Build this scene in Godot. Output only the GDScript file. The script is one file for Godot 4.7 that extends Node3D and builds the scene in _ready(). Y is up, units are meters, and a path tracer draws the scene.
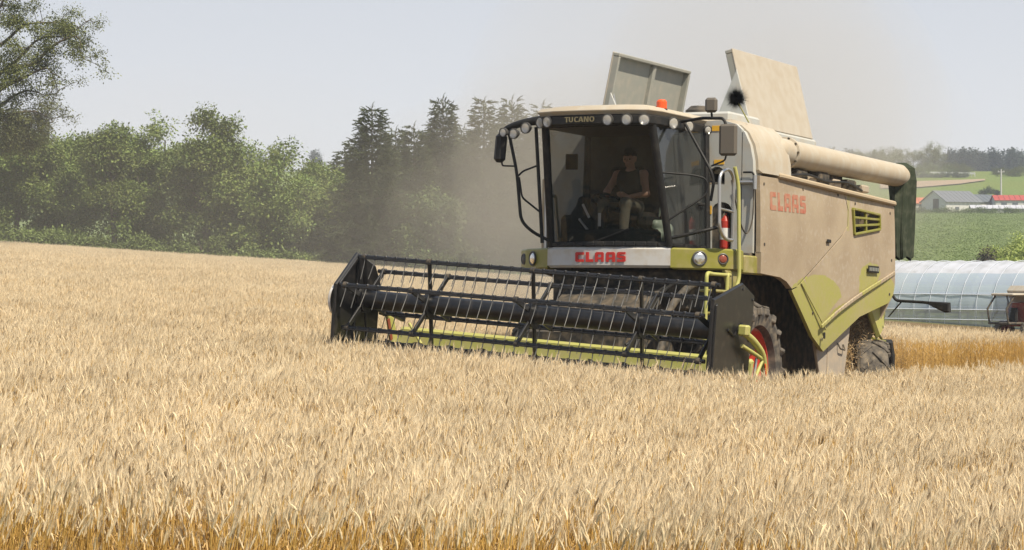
extends Node3D
# A combine harvester in a ripe wheat field, hazy summer day. Units are metres, y is up, the camera looks along -z.

const FOCAL := 2570.0
const HALF_H := 275.0
const YAW := 27.0
const PITCH := 2.0
const MACHINE := Vector3(1.75, -0.03, -33.75)

var mats := {}
var used_names := {}
var machine: Transform3D
var rng := RandomNumberGenerator.new()

func _ready() -> void:
	setup_view()
	make_materials()
	make_sprigs()
	make_ground()
	make_wheat()
	make_background()
	make_trees()
	make_combine()
	make_driver()
	make_small_things()
	make_dust()

func setup_view() -> void:
	var cam := Camera3D.new()
	cam.name = "camera"
	cam.position = Vector3(0, 2.24, 0)
	cam.rotation.x = -atan(15.0 / FOCAL)
	cam.fov = rad_to_deg(2.0 * atan(HALF_H / FOCAL))
	cam.near = 0.1
	cam.far = 4000.0
	cam.current = true
	add_child(cam)
	var env := Environment.new()
	var sky := Sky.new()
	var sm := ProceduralSkyMaterial.new()
	sm.sky_top_color = Color(0.52, 0.57, 0.65)
	sm.sky_horizon_color = Color(0.778, 0.778, 0.776)
	sm.sky_curve = 0.12
	sm.ground_bottom_color = Color(0.42, 0.38, 0.28)
	sm.ground_horizon_color = Color(0.78, 0.80, 0.81)
	sm.sun_angle_max = 28.0
	sm.sun_curve = 0.12
	sky.sky_material = sm
	env.background_mode = Environment.BG_SKY
	env.sky = sky
	env.background_energy_multiplier = 1.0
	env.tonemap_mode = Environment.TONE_MAPPER_LINEAR
	env.tonemap_exposure = 1.6
	env.fog_enabled = true
	env.fog_density = 0.0004
	env.fog_light_color = Color(0.90, 0.93, 0.97)
	env.volumetric_fog_enabled = true
	env.volumetric_fog_density = 0.0
	env.sdfgi_enabled = true
	env.ssao_enabled = true
	env.ssil_enabled = true
	var we := WorldEnvironment.new()
	we.name = "environment"
	we.environment = env
	add_child(we)
	var sun := DirectionalLight3D.new()
	sun.name = "sun"
	sun.light_energy = 1.35
	sun.light_color = Color(1.0, 0.95, 0.86)
	sun.light_angular_distance = 0.8
	sun.shadow_enabled = true
	add_child(sun)
	sun.look_at_from_position(Vector3(0.62, 1.25, 0.62), Vector3.ZERO)
	machine = Transform3D(Basis(Vector3.UP, deg_to_rad(-YAW)) * Basis(Vector3.RIGHT, deg_to_rad(-PITCH)), MACHINE)

# ---------------------------------------------------------------- helpers
func lin(r: float, g: float, b: float) -> Color:
	return Color(r, g, b).linear_to_srgb()

func numbered(called: String) -> String:
	var k: int = used_names.get(called, 0)
	used_names[called] = k + 1
	return called if k == 0 else "%s_%03d" % [called, k]

func thing(called: String, label: String, category: String, group := "", at := Transform3D()) -> Node3D:
	var o := Node3D.new()
	o.name = numbered(called)
	o.transform = at
	add_child(o)
	tag(o, label, category, group)
	return o

func tag(o: Node, label: String, category: String, group := "", kind := "") -> void:
	if label: o.set_meta("label", label)
	if category: o.set_meta("category", category)
	if group: o.set_meta("group", group)
	if kind: o.set_meta("kind", kind)

# Mesh builder with explicit normals. Godot's front faces run clockwise.
class MB:
	var v := PackedVector3Array()
	var n := PackedVector3Array()
	var uv := PackedVector2Array()
	var c := PackedColorArray()
	var col := Color.WHITE
	func tri(a: Vector3, b: Vector3, d: Vector3, na: Vector3, nb: Vector3, nd: Vector3) -> void:
		if (d - a).cross(b - a).dot(na + nb + nd) < 0.0:
			v.append(a); v.append(d); v.append(b)
			n.append(na); n.append(nd); n.append(nb)
		else:
			v.append(a); v.append(b); v.append(d)
			n.append(na); n.append(nb); n.append(nd)
		for i in 3: c.append(col)
	func flat(a: Vector3, b: Vector3, d: Vector3, away: Vector3) -> void:
		var nn := (b - a).cross(d - a).normalized()
		if nn.dot((a + b + d) / 3.0 - away) < 0.0: nn = -nn
		tri(a, b, d, nn, nn, nn)
	func quad(a: Vector3, b: Vector3, d: Vector3, e: Vector3, away: Vector3) -> void:
		flat(a, b, d, away)
		flat(a, d, e, away)
	func two(a: Vector3, b: Vector3, d: Vector3) -> void:
		var nn := (d - a).cross(b - a).normalized()
		tri(a, b, d, nn, nn, nn)
	func box(at: Vector3, size: Vector3, bevel := 0.0, bs := Basis()) -> void:
		var h := size * 0.5
		var e := minf(bevel, minf(h.x, minf(h.y, h.z)) * 0.95)
		if e <= 0.0:
			for ax in 3:
				for s in [-1.0, 1.0]:
					var p := []
					for q in [[-1, -1], [1, -1], [1, 1], [-1, 1]]:
						var w := Vector3.ZERO
						w[ax] = h[ax] * s
						w[(ax + 1) % 3] = h[(ax + 1) % 3] * q[0]
						w[(ax + 2) % 3] = h[(ax + 2) % 3] * q[1]
						p.append(at + bs * w)
					quad(p[0], p[1], p[2], p[3], at)
			return
		# chamfered: each corner has three points
		for ax in 3:
			var b1 := (ax + 1) % 3
			var b2 := (ax + 2) % 3
			for s in [-1.0, 1.0]:
				var p := []
				for q in [[-1, -1], [1, -1], [1, 1], [-1, 1]]:
					var w := Vector3.ZERO
					w[ax] = h[ax] * s
					w[b1] = (h[b1] - e) * q[0]
					w[b2] = (h[b2] - e) * q[1]
					p.append(at + bs * w)
				quad(p[0], p[1], p[2], p[3], at)
			for s1 in [-1.0, 1.0]:
				for s2 in [-1.0, 1.0]:
					var p := []
					for q in [[-1, 0], [1, 0], [1, 1], [-1, 1]]:
						var w := Vector3.ZERO
						w[ax] = (h[ax] - e) * q[0]
						w[b1] = (h[b1] if q[1] == 0 else h[b1] - e) * s1
						w[b2] = (h[b2] - e if q[1] == 0 else h[b2]) * s2
						p.append(at + bs * w)
					quad(p[0], p[1], p[2], p[3], at)
		for sx in [-1.0, 1.0]:
			for sy in [-1.0, 1.0]:
				for sz in [-1.0, 1.0]:
					flat(at + bs * Vector3(h.x * sx, (h.y - e) * sy, (h.z - e) * sz), at + bs * Vector3((h.x - e) * sx, h.y * sy, (h.z - e) * sz), at + bs * Vector3((h.x - e) * sx, (h.y - e) * sy, h.z * sz), at)
	func bar(a: Vector3, b: Vector3, w: float, t: float, bevel := 0.0, up := Vector3.UP) -> void:
		var z := (b - a).normalized()
		var x := up.cross(z)
		if x.length() < 0.01: x = Vector3.RIGHT.cross(z)
		x = x.normalized()
		box((a + b) * 0.5, Vector3(w, t, a.distance_to(b)), bevel, Basis(x, z.cross(x), z))
	func tube(pts: Array, r, sides := 8, caps := true) -> void:
		# r is one radius or one for each point
		var x := Vector3.ZERO
		var rings := []
		var normals := []
		for i in pts.size():
			var d: Vector3 = (pts[mini(i + 1, pts.size() - 1)] - pts[maxi(i - 1, 0)]).normalized()
			if i == 0:
				x = d.cross(Vector3.UP if absf(d.y) < 0.9 else Vector3.RIGHT).normalized()
			else:
				x = (x - d * x.dot(d)).normalized()
			var y := d.cross(x)
			var ring := []
			var nrm := []
			var rr: float = r[i] if r is Array else r
			for k in sides:
				var a := TAU * k / sides
				var q := x * cos(a) + y * sin(a)
				ring.append(pts[i] + q * rr)
				nrm.append(q)
			rings.append(ring)
			normals.append(nrm)
		for i in pts.size() - 1:
			for k in sides:
				var l := (k + 1) % sides
				tri(rings[i][k], rings[i + 1][k], rings[i + 1][l], normals[i][k], normals[i + 1][k], normals[i + 1][l])
				tri(rings[i][k], rings[i + 1][l], rings[i][l], normals[i][k], normals[i + 1][l], normals[i][l])
		if caps:
			for e in [0, pts.size() - 1]:
				var away: Vector3 = pts[1] if e == 0 else pts[pts.size() - 2]
				for k in sides:
					flat(pts[e], rings[e][k], rings[e][(k + 1) % sides], away)
	func lathe(at: Vector3, axis: Vector3, profile: Array, sides := 24) -> void:
		# profile: [along, radius] pairs; creases where the slope changes a lot
		var z := axis.normalized()
		var x := z.cross(Vector3.UP if absf(z.y) < 0.9 else Vector3.RIGHT).normalized()
		var y := z.cross(x)
		for i in profile.size() - 1:
			var a0: float = profile[i][0]
			var r0: float = profile[i][1]
			var a1: float = profile[i + 1][0]
			var r1: float = profile[i + 1][1]
			var s := Vector2(r0 - r1, a1 - a0)  # (along, radial) of the normal
			if s.length() < 1e-6: continue
			s = s.normalized()
			for k in sides:
				var t0 := TAU * k / sides
				var t1 := TAU * (k + 1) / sides
				var q0 := x * cos(t0) + y * sin(t0)
				var q1 := x * cos(t1) + y * sin(t1)
				var n0 := z * s.x + q0 * s.y
				var n1 := z * s.x + q1 * s.y
				var p00 := at + z * a0 + q0 * r0
				var p01 := at + z * a0 + q1 * r0
				var p10 := at + z * a1 + q0 * r1
				var p11 := at + z * a1 + q1 * r1
				if r0 > 1e-5: tri(p00, p10, p01, n0, n0, n1)
				if r1 > 1e-5: tri(p01, p10, p11, n1, n0, n1)
	func prism(poly: PackedVector2Array, at: Vector3, u: Vector3, w: Vector3, depth: Vector3, bevel := 0.0) -> void:
		# the polygon lies in the plane of u and w at «at»; its other face is «depth» further
		var cnt := poly.size()
		var area := 0.0
		for i in cnt: area += poly[i].cross(poly[(i + 1) % cnt])
		var sg := 1.0 if area > 0.0 else -1.0
		var inner := PackedVector2Array()
		for i in cnt:
			var e0 := (poly[i] - poly[(i + cnt - 1) % cnt]).normalized()
			var e1 := (poly[(i + 1) % cnt] - poly[i]).normalized()
			var m0 := Vector2(-e0.y, e0.x) * sg
			var m1 := Vector2(-e1.y, e1.x) * sg
			var m := (m0 + m1)
			var ln := maxf(m.length_squared(), 0.5)
			inner.append(poly[i] + m * (2.0 * bevel / ln))
		var d := depth.normalized()
		var idx := Geometry2D.triangulate_polygon(inner)
		var mid := at + depth * 0.5
		for s in 2:
			var base := at + (depth if s else Vector3.ZERO)
			var nn := d if s else -d
			for i in range(0, idx.size(), 3):
				tri(base + u * inner[idx[i]].x + w * inner[idx[i]].y, base + u * inner[idx[i + 1]].x + w * inner[idx[i + 1]].y, base + u * inner[idx[i + 2]].x + w * inner[idx[i + 2]].y, nn, nn, nn)
		for i in cnt:
			var j := (i + 1) % cnt
			var e := (poly[j] - poly[i]).normalized()
			var o2 := Vector2(e.y, -e.x) * sg
			var on := (u * o2.x + w * o2.y).normalized()
			# shallow corners shade as one curve
			var ep := (poly[i] - poly[(i + cnt - 1) % cnt]).normalized()
			var en := (poly[(j + 1) % cnt] - poly[j]).normalized()
			var na := on
			var nb := on
			if ep.dot(e) > 0.75: na = (on + u * ep.y * sg - w * ep.x * sg).normalized()
			if en.dot(e) > 0.75: nb = (on + u * en.y * sg - w * en.x * sg).normalized()
			var a := at + u * poly[i].x + w * poly[i].y
			var b := at + u * poly[j].x + w * poly[j].y
			var bv := d * bevel
			tri(a + bv, b + bv, b + depth - bv, na, nb, nb)
			tri(a + bv, b + depth - bv, a + depth - bv, na, nb, na)
			if bevel > 0.0:
				var ai := at + u * inner[i].x + w * inner[i].y
				var bi := at + u * inner[j].x + w * inner[j].y
				for s in 2:
					var sh := depth - bv if s else bv
					var si := depth if s else Vector3.ZERO
					var n0 := (na + (d if s else -d)).normalized()
					var n1 := (nb + (d if s else -d)).normalized()
					tri(a + sh, b + sh, bi + si, n0, n1, n1)
					tri(a + sh, bi + si, ai + si, n0, n1, n0)
	func mesh(m: Material = null) -> ArrayMesh:
		var arr := []
		arr.resize(Mesh.ARRAY_MAX)
		arr[Mesh.ARRAY_VERTEX] = v
		arr[Mesh.ARRAY_NORMAL] = n
		arr[Mesh.ARRAY_COLOR] = c
		if uv.size() == v.size(): arr[Mesh.ARRAY_TEX_UV] = uv
		var am := ArrayMesh.new()
		am.add_surface_from_arrays(Mesh.PRIMITIVE_TRIANGLES, arr)
		if m: am.surface_set_material(0, m)
		return am

func put(mb: MB, called: String, m: Material, parent: Node) -> MeshInstance3D:
	return put_mesh(mb.mesh(), called, m, parent)

func put_mesh(mesh: Mesh, called: String, m: Material, parent: Node, at := Transform3D()) -> MeshInstance3D:
	var o := MeshInstance3D.new()
	o.name = numbered(called) if parent == self else called
	o.mesh = mesh
	o.material_override = m
	o.transform = at
	parent.add_child(o, true)
	return o

func curve(pts: Array, steps := 6) -> Array:
	# Catmull-Rom through the points
	var out := []
	for i in pts.size() - 1:
		var a: Vector3 = pts[maxi(i - 1, 0)]
		var b: Vector3 = pts[i]
		var c: Vector3 = pts[i + 1]
		var d: Vector3 = pts[mini(i + 2, pts.size() - 1)]
		for k in steps:
			out.append(b.cubic_interpolate(c, a, d, float(k) / steps))
	out.append(pts[pts.size() - 1])
	return out

func rounded(pts: Array, r: float, steps := 4) -> Array:
	# a polyline whose inner corners are rounded off
	var out := [pts[0]]
	for i in range(1, pts.size() - 1):
		var p: Vector3 = pts[i]
		var a: Vector3 = (pts[i - 1] - p)
		var b: Vector3 = (pts[i + 1] - p)
		var q := minf(r, minf(a.length(), b.length()) * 0.48)
		var s := p + a.normalized() * q
		var e := p + b.normalized() * q
		for k in steps + 1:
			var t := float(k) / steps
			out.append(s.lerp(p, t).lerp(p.lerp(e, t), t))
	out.append(pts[pts.size() - 1])
	return out

func sight_x(px: float, d: float) -> float:
	# where a line of sight through a column of the photograph crosses the depth d
	return (px - 512.0) / FOCAL * d

# ---------------------------------------------------------------- materials
func noise_tex(seed_: int, freq: float, ramp: Array, size := 256, octaves := 4) -> NoiseTexture2D:
	var f := FastNoiseLite.new()
	f.seed = seed_
	f.noise_type = FastNoiseLite.TYPE_SIMPLEX_SMOOTH
	f.frequency = freq
	f.fractal_octaves = octaves
	var t := NoiseTexture2D.new()
	t.width = size
	t.height = size
	t.seamless = true
	t.noise = f
	var g := Gradient.new()
	var offs := PackedFloat32Array()
	var cols := PackedColorArray()
	for r in ramp:
		offs.append(r[0])
		cols.append(r[1])
	g.offsets = offs
	g.colors = cols
	t.color_ramp = g
	return t

func mat(key: String, albedo: Color, rough := 0.6, metal := 0.0, spec := 0.5) -> StandardMaterial3D:
	var m := StandardMaterial3D.new()
	m.resource_name = key
	m.albedo_color = albedo
	m.roughness = rough
	m.metallic = metal
	m.metallic_specular = spec
	mats[key] = m
	return m

func dusty(key: String, base: Color, dust: Color, amount: float, rough := 0.6, scale := 0.8, seed_ := 1, spec := 0.4) -> StandardMaterial3D:
	# paint with blown dust lying on it in patches and specks
	var m := mat(key, Color.WHITE, rough, 0.0, spec)
	var lo := clampf(1.0 - amount - 0.25, 0.0, 0.9)
	var hi := clampf(1.0 - amount + 0.25, lo + 0.05, 1.0)
	m.albedo_texture = noise_tex(seed_, 0.018, [[0.0, base], [lo, base.lerp(dust, 0.12)], [hi, base.lerp(dust, 0.85)], [1.0, dust]], 256, 6)
	m.uv1_triplanar = true
	m.uv1_scale = Vector3.ONE * scale
	return m

func make_materials() -> void:
	var dust := lin(0.50, 0.40, 0.28)
	dusty("black_paint", lin(0.010, 0.010, 0.011), lin(0.055, 0.048, 0.040), 0.2, 0.33, 1.1, 3, 0.5)
	dusty("black_plastic", lin(0.010, 0.010, 0.010), lin(0.055, 0.047, 0.038), 0.2, 0.55, 1.3, 4)
	dusty("dark_steel", lin(0.03, 0.029, 0.027), lin(0.16, 0.125, 0.085), 0.45, 0.7, 1.2, 5)
	dusty("green_paint", lin(0.215, 0.21, 0.03), lin(0.30, 0.25, 0.15), 0.25, 0.42, 0.9, 6)
	dusty("olive_dusty", lin(0.22, 0.21, 0.045), lin(0.34, 0.285, 0.15), 0.5, 0.5, 0.9, 7)
	dusty("pale_green", lin(0.40, 0.40, 0.11), lin(0.42, 0.36, 0.2), 0.25, 0.5, 0.9, 8)
	dusty("cream_dusty", lin(0.45, 0.425, 0.365), lin(0.41, 0.345, 0.255), 0.62, 0.7, 0.8, 9)
	dusty("tan_dusty", lin(0.40, 0.35, 0.26), lin(0.40, 0.315, 0.21), 0.7, 0.8, 0.9, 10)
	dusty("grey_paint", lin(0.44, 0.455, 0.435), lin(0.44, 0.40, 0.33), 0.30, 0.5, 0.7, 11)
	dusty("lid_tan", lin(0.43, 0.395, 0.335), lin(0.385, 0.335, 0.265), 0.5, 0.8, 0.7, 12)
	dusty("lid_inside", lin(0.28, 0.285, 0.255), lin(0.36, 0.33, 0.28), 0.35, 0.7, 0.9, 13)
	dusty("bumper_white", lin(0.54, 0.535, 0.52), lin(0.45, 0.39, 0.31), 0.3, 0.45, 1.0, 14)
	dusty("rubber", lin(0.055, 0.052, 0.05), lin(0.24, 0.20, 0.15), 0.45, 0.85, 1.6, 15, 0.25)
	dusty("rim_red", lin(0.50, 0.035, 0.02), lin(0.42, 0.24, 0.15), 0.25, 0.5, 1.2, 16)
	dusty("dull_beige", lin(0.33, 0.29, 0.24), lin(0.40, 0.33, 0.25), 0.5, 0.7, 1.0, 17)
	dusty("cab_trim", lin(0.030, 0.029, 0.027), lin(0.045, 0.041, 0.036), 0.35, 0.8, 1.5, 18, 0.2)
	dusty("headliner", lin(0.085, 0.082, 0.074), lin(0.11, 0.10, 0.088), 0.35, 0.9, 1.5, 23, 0.2)
	mat("steel_bright", lin(0.55, 0.54, 0.52), 0.35, 0.85)
	mat("tine_steel", lin(0.15, 0.145, 0.135), 0.4, 0.6)
	mat("letter_red", lin(0.50, 0.022, 0.014), 0.5)
	dusty("letter_faded", lin(0.40, 0.115, 0.075), lin(0.41, 0.23, 0.15), 0.6, 0.75, 1.4, 19)
	mat("letter_gold", lin(0.20, 0.17, 0.09), 0.5)
	mat("lamp_rim", lin(0.06, 0.058, 0.055), 0.5)
	mat("reflector", lin(0.72, 0.71, 0.68), 0.25, 0.9)
	mat("orange_plastic", lin(0.75, 0.10, 0.015), 0.25)
	mat("red_lens", lin(0.25, 0.06, 0.035), 0.3)
	mat("yellow_sticker", lin(0.75, 0.42, 0.03), 0.5)
	mat("black_matt", lin(0.006, 0.006, 0.006), 0.95, 0.0, 0.1)
	mat("extinguisher_red", lin(0.36, 0.03, 0.015), 0.3)
	mat("paper_white", lin(0.62, 0.62, 0.6), 0.6)
	dusty("green_canvas", lin(0.035, 0.045, 0.03), lin(0.10, 0.105, 0.075), 0.3, 0.9, 1.2, 20, 0.2)
	var g := mat("cab_glass", Color(lin(0.008, 0.012, 0.008), 0.52), 0.03)
	g.transparency = BaseMaterial3D.TRANSPARENCY_ALPHA
	g = mat("side_glass", Color(lin(0.05, 0.056, 0.056), 0.45), 0.05)
	g.transparency = BaseMaterial3D.TRANSPARENCY_ALPHA
	mats.cab_glass.metallic_specular = 0.4
	g = mat("green_glass", Color(lin(0.03, 0.09, 0.035), 0.38), 0.03)
	g.transparency = BaseMaterial3D.TRANSPARENCY_ALPHA
	g = mat("lamp_glass", Color(lin(0.7, 0.68, 0.62), 0.45), 0.12)
	g.transparency = BaseMaterial3D.TRANSPARENCY_ALPHA
	g = mat("mirror_back", lin(0.11, 0.095, 0.075), 0.6)
	# vegetation: colours come from the vertices and the copies
	var w := mat("wheat", Color.WHITE, 0.75, 0.0, 0.3)
	w.vertex_color_use_as_albedo = true
	w.backlight_enabled = true
	w.backlight = Color(0.5, 0.5, 0.5)
	w = mat("leaf", Color.WHITE, 0.6, 0.0, 0.35)
	w.vertex_color_use_as_albedo = true
	w.backlight_enabled = true
	w.backlight = Color(0.55, 0.6, 0.35)
	dusty("bark", lin(0.10, 0.085, 0.065), lin(0.16, 0.14, 0.11), 0.4, 0.95, 0.7, 22, 0.2)
	# ground
	w = mat("ground", Color.WHITE, 0.95, 0.0, 0.2)
	w.vertex_color_use_as_albedo = true
	w.albedo_texture = noise_tex(30, 0.02, [[0.0, Color(0.72, 0.72, 0.72)], [0.5, Color(0.88, 0.88, 0.86)], [1.0, Color(1, 1, 1)]], 512, 6)
	w.uv1_triplanar = true
	w.uv1_world_triplanar = true
	w.uv1_scale = Vector3.ONE * 0.11

# ---------------------------------------------------------------- ground and wheat
const FAR_PROFILE := [[0.0, 0.0], [190.0, 1.7], [450.0, 10.4], [500.0, 13.2], [620.0, 23.4], [660.0, 25.0], [800.0, 29.6], [1100.0, 33.0], [1600.0, 34.0]]

func far_height(d: float) -> float:
	for i in FAR_PROFILE.size() - 1:
		if d <= FAR_PROFILE[i + 1][0]:
			return lerpf(FAR_PROFILE[i][1], FAR_PROFILE[i + 1][1], (d - FAR_PROFILE[i][0]) / (FAR_PROFILE[i + 1][0] - FAR_PROFILE[i][0]))
	return 34.0

func to_machine(x: float, z: float) -> Vector2:
	# (towards the machine's left side, forwards) seen from above
	var dx := x - MACHINE.x
	var dz := z - MACHINE.z
	var c := cos(deg_to_rad(YAW))
	var s := sin(deg_to_rad(YAW))
	return Vector2(dx * c + dz * s, -dx * s + dz * c)

func height(x: float, z: float) -> float:
	var d := -z
	var xx := clampf(x, -80.0, 80.0)
	var near := -0.065 * (xx - 3.7) + 0.47 * (1.0 - exp(-maxf(0.0, d - 33.0) / 45.0))
	if d < 130.0:
		# the swath the machine stands in is level from side to side
		var l := to_machine(x, z)
		var w := 1.0 - smoothstep(1.75, 2.5, absf(l.x))
		w *= 1.0 - smoothstep(1.3, 2.8, maxf(l.y, -l.y - 5.0))
		if w > 0.0:
			near = lerpf(near, MACHINE.y + l.y * tan(deg_to_rad(PITCH)), w)
	if d <= 128.0: return near
	return lerpf(near, far_height(d), smoothstep(128.0, 195.0, d))

func uncut(x: float, z: float) -> bool:
	var l := to_machine(x, z)
	return not (absf(l.x) < 2.62 and l.y < 3.35)

func make_ground() -> void:
	var ds := []
	var d := -40.0
	while d < 1600.0:
		ds.append(d)
		d += 2.0 if d < 20.0 else (1.0 if d < 60.0 else (4.0 if d < 200.0 else (10.0 if d < 700.0 else 60.0)))
	var xs := []
	var x := -700.0
	while x <= 700.0:
		xs.append(x)
		x += 60.0 if absf(x + 1.0) > 180.0 else (6.0 if absf(x + 1.0) > 24.0 else 1.0)
	var f := FastNoiseLite.new()
	f.seed = 5
	f.frequency = 0.02
	var vv := PackedVector3Array()
	var cc := PackedColorArray()
	var soil := Color(0.20, 0.14, 0.07)
	var verge := Color(0.12, 0.14, 0.045)
	var crop := Color(0.20, 0.255, 0.10)
	var meadow := Color(0.21, 0.26, 0.065)
	for dd in ds:
		for xx in xs:
			vv.append(Vector3(xx, height(xx, -dd), -dd))
			var k := f.get_noise_2d(xx, dd * 0.6)
			var col := soil
			if dd < 11.0: col = verge
			elif dd > 112.0:
				col = verge
				if dd > 150.0: col = crop
				if dd > 455.0: col = meadow.lerp(Color(0.16, 0.22, 0.06), clampf(k + 0.4, 0.0, 1.0))
				if dd > 700.0: col = Color(0.06, 0.085, 0.035)
			cc.append(col * (1.0 + 0.18 * k))
	var idx := PackedInt32Array()
	var nx := xs.size()
	for i in ds.size() - 1:
		for j in nx - 1:
			var a := i * nx + j
			idx.append_array([a, a + nx, a + 1, a + 1, a + nx, a + nx + 1])
	var nn := PackedVector3Array()
	nn.resize(vv.size())
	for i in ds.size():
		for j in nx:
			var p := vv[mini(i + 1, ds.size() - 1) * nx + j] - vv[maxi(i - 1, 0) * nx + j]
			var q := vv[i * nx + mini(j + 1, nx - 1)] - vv[i * nx + maxi(j - 1, 0)]
			nn[i * nx + j] = q.cross(p).normalized()
	var arr := []
	arr.resize(Mesh.ARRAY_MAX)
	arr[Mesh.ARRAY_VERTEX] = vv
	arr[Mesh.ARRAY_NORMAL] = nn
	arr[Mesh.ARRAY_COLOR] = cc
	arr[Mesh.ARRAY_INDEX] = idx
	var am := ArrayMesh.new()
	am.add_surface_from_arrays(Mesh.PRIMITIVE_TRIANGLES, arr)
	put_mesh(am, "ground", mats.ground, self).set_meta("kind", "structure")

func wheat_stalk(mb: MB, base: Vector3, h: float, lean: Vector3, r: RandomNumberGenerator, fine: bool) -> void:
	var tone := r.randf_range(0.86, 1.12)
	var stem := Color(0.645, 0.415, 0.125) * tone
	var ear := Color(0.755, 0.61, 0.39) * tone
	var awn := Color(0.815, 0.695, 0.485) * tone
	if r.randf() < 0.022:  # a few ears get a dark colour, standing in for shaded ears
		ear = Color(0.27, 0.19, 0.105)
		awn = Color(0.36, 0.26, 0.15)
	var ear_len := r.randf_range(0.055, 0.08)
	var segs := 3 if fine else 1
	var pts := []
	for i in segs + 1:
		var t := float(i) / segs
		pts.append(base + Vector3.UP * h * t + lean * t * t)
	mb.col = stem
	mb.tube(pts, (0.0021 if fine else 0.0024), 3, false)
	var tip: Vector3 = pts[segs]
	var dir: Vector3 = (Vector3.UP * h + lean * 2.0).normalized()
	# the ear nods over
	var side := Vector3(lean.x, 0, lean.z).normalized()
	var nod := r.randf_range(0.0, 0.45)
	if r.randf() < 0.10: nod = r.randf_range(0.5, 1.1)
	var rows := 6 if fine else 2
	mb.col = ear
	var p := tip
	var axis := []
	var rad := []
	for i in rows + 1:
		var t := float(i) / rows
		axis.append(p)
		var w := 0.0056 * sin(PI * (0.13 + 0.80 * t))
		rad.append(w * (1.22 if i % 2 == 1 else 0.86) if fine else w * 1.15)
		p += dir.lerp((dir + side * nod - Vector3.UP * nod * 0.35).normalized(), t).normalized() * ear_len / rows
	mb.tube(axis, rad, 4 if fine else 3, false)
	mb.col = awn
	var end_dir: Vector3 = (axis[rows] - axis[0]).normalized()
	var up := end_dir.cross(Vector3(0.3, 0.2, 1)).normalized()
	var across := end_dir.cross(up)
	for k in (20 if fine else 6):
		var a := r.randf() * TAU
		var q := up * cos(a) + across * sin(a)
		var o: Vector3 = axis[0].lerp(axis[rows], r.randf_range(0.15, 1.0)) + q * 0.004
		var e := o + (end_dir + q * r.randf_range(0.08, 0.36)).normalized() * r.randf_range(0.04, 0.075)
		var wd := end_dir.cross(q).normalized() * (0.0006 if fine else 0.0018)
		mb.two(o - wd, o + wd, e)
	# a dry leaf
	if r.randf() < (0.75 if fine else 0.5):
		mb.col = Color(0.50, 0.34, 0.15) * tone
		var t0 := r.randf_range(0.4, 0.85)
		var b0 := base + Vector3.UP * h * t0 + lean * t0 * t0
		var a := r.randf() * TAU
		var out := Vector3(cos(a), 0, sin(a))
		var wd := Vector3(-out.z, 0, out.x) * 0.0045
		var b1 := b0 + out * 0.05 + Vector3.UP * 0.07
		var b2 := b1 + out * 0.07 + Vector3.UP * r.randf_range(-0.09, 0.03)
		mb.two(b0 - wd * 0.5, b0 + wd * 0.5, b1 + wd)
		mb.two(b0 - wd * 0.5, b1 + wd, b1 - wd)
		mb.two(b1 - wd, b1 + wd, b2)

func wheat_patch(size: float, count: int, seed_: int, fine: bool) -> ArrayMesh:
	var r := RandomNumberGenerator.new()
	r.seed = seed_
	var mb := MB.new()
	for i in count:
		var a := r.randf_range(-0.6, 0.6) + (PI if r.randf() < 0.3 else 0.0)
		var lean := Vector3(cos(a), 0, sin(a)) * absf(r.randfn(0.05, 0.06))
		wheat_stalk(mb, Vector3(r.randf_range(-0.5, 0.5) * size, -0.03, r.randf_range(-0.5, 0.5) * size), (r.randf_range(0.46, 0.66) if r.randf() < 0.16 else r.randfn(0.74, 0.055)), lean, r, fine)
	return mb.mesh(mats.wheat)

func stubble_patch(size: float, count: int, seed_: int) -> ArrayMesh:
	var r := RandomNumberGenerator.new()
	r.seed = seed_
	var mb := MB.new()
	for i in count:
		mb.col = Color(0.50, 0.31, 0.09) * r.randf_range(0.75, 1.1)
		var p := Vector3(r.randf_range(-0.5, 0.5) * size, -0.02, r.randf_range(-0.5, 0.5) * size)
		mb.tube([p, p + Vector3(r.randfn(0, 0.02), r.randf_range(0.12, 0.22), r.randfn(0, 0.02))], 0.003, 3, false)
	for i in count / 2:
		mb.col = Color(0.58, 0.42, 0.19) * r.randf_range(0.75, 1.1)
		var p := Vector3(r.randf_range(-0.5, 0.5) * size, r.randf_range(0.02, 0.16), r.randf_range(-0.5, 0.5) * size)
		var a := r.randf() * TAU
		mb.tube([p, p + Vector3(cos(a) * 0.18, r.randfn(0, 0.04), sin(a) * 0.18)], 0.003, 3, false)
	return mb.mesh(mats.wheat)

func scatter(meshes: Array, places: Array, called: String, m: Material, parent: Node) -> void:
	# places: [Transform3D, Color]; shared out among the mesh variants
	var piles := []
	for k in meshes: piles.append([])
	for i in places.size(): piles[(i * 7 + i / 5) % meshes.size()].append(places[i])
	for k in meshes.size():
		if piles[k].is_empty(): continue
		var mm := MultiMesh.new()
		mm.transform_format = MultiMesh.TRANSFORM_3D
		mm.use_colors = true
		mm.mesh = meshes[k]
		mm.instance_count = piles[k].size()
		for i in piles[k].size():
			mm.set_instance_transform(i, piles[k][i][0])
			mm.set_instance_color(i, piles[k][i][1])
		var o := MultiMeshInstance3D.new()
		o.multimesh = mm
		o.material_override = m
		o.name = called
		o.set_meta("kind", "stuff")
		parent.add_child(o, true)

func stuff(called: String, label: String, category: String) -> Node3D:
	var o := thing(called, label, category)
	o.set_meta("kind", "stuff")
	return o

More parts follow.
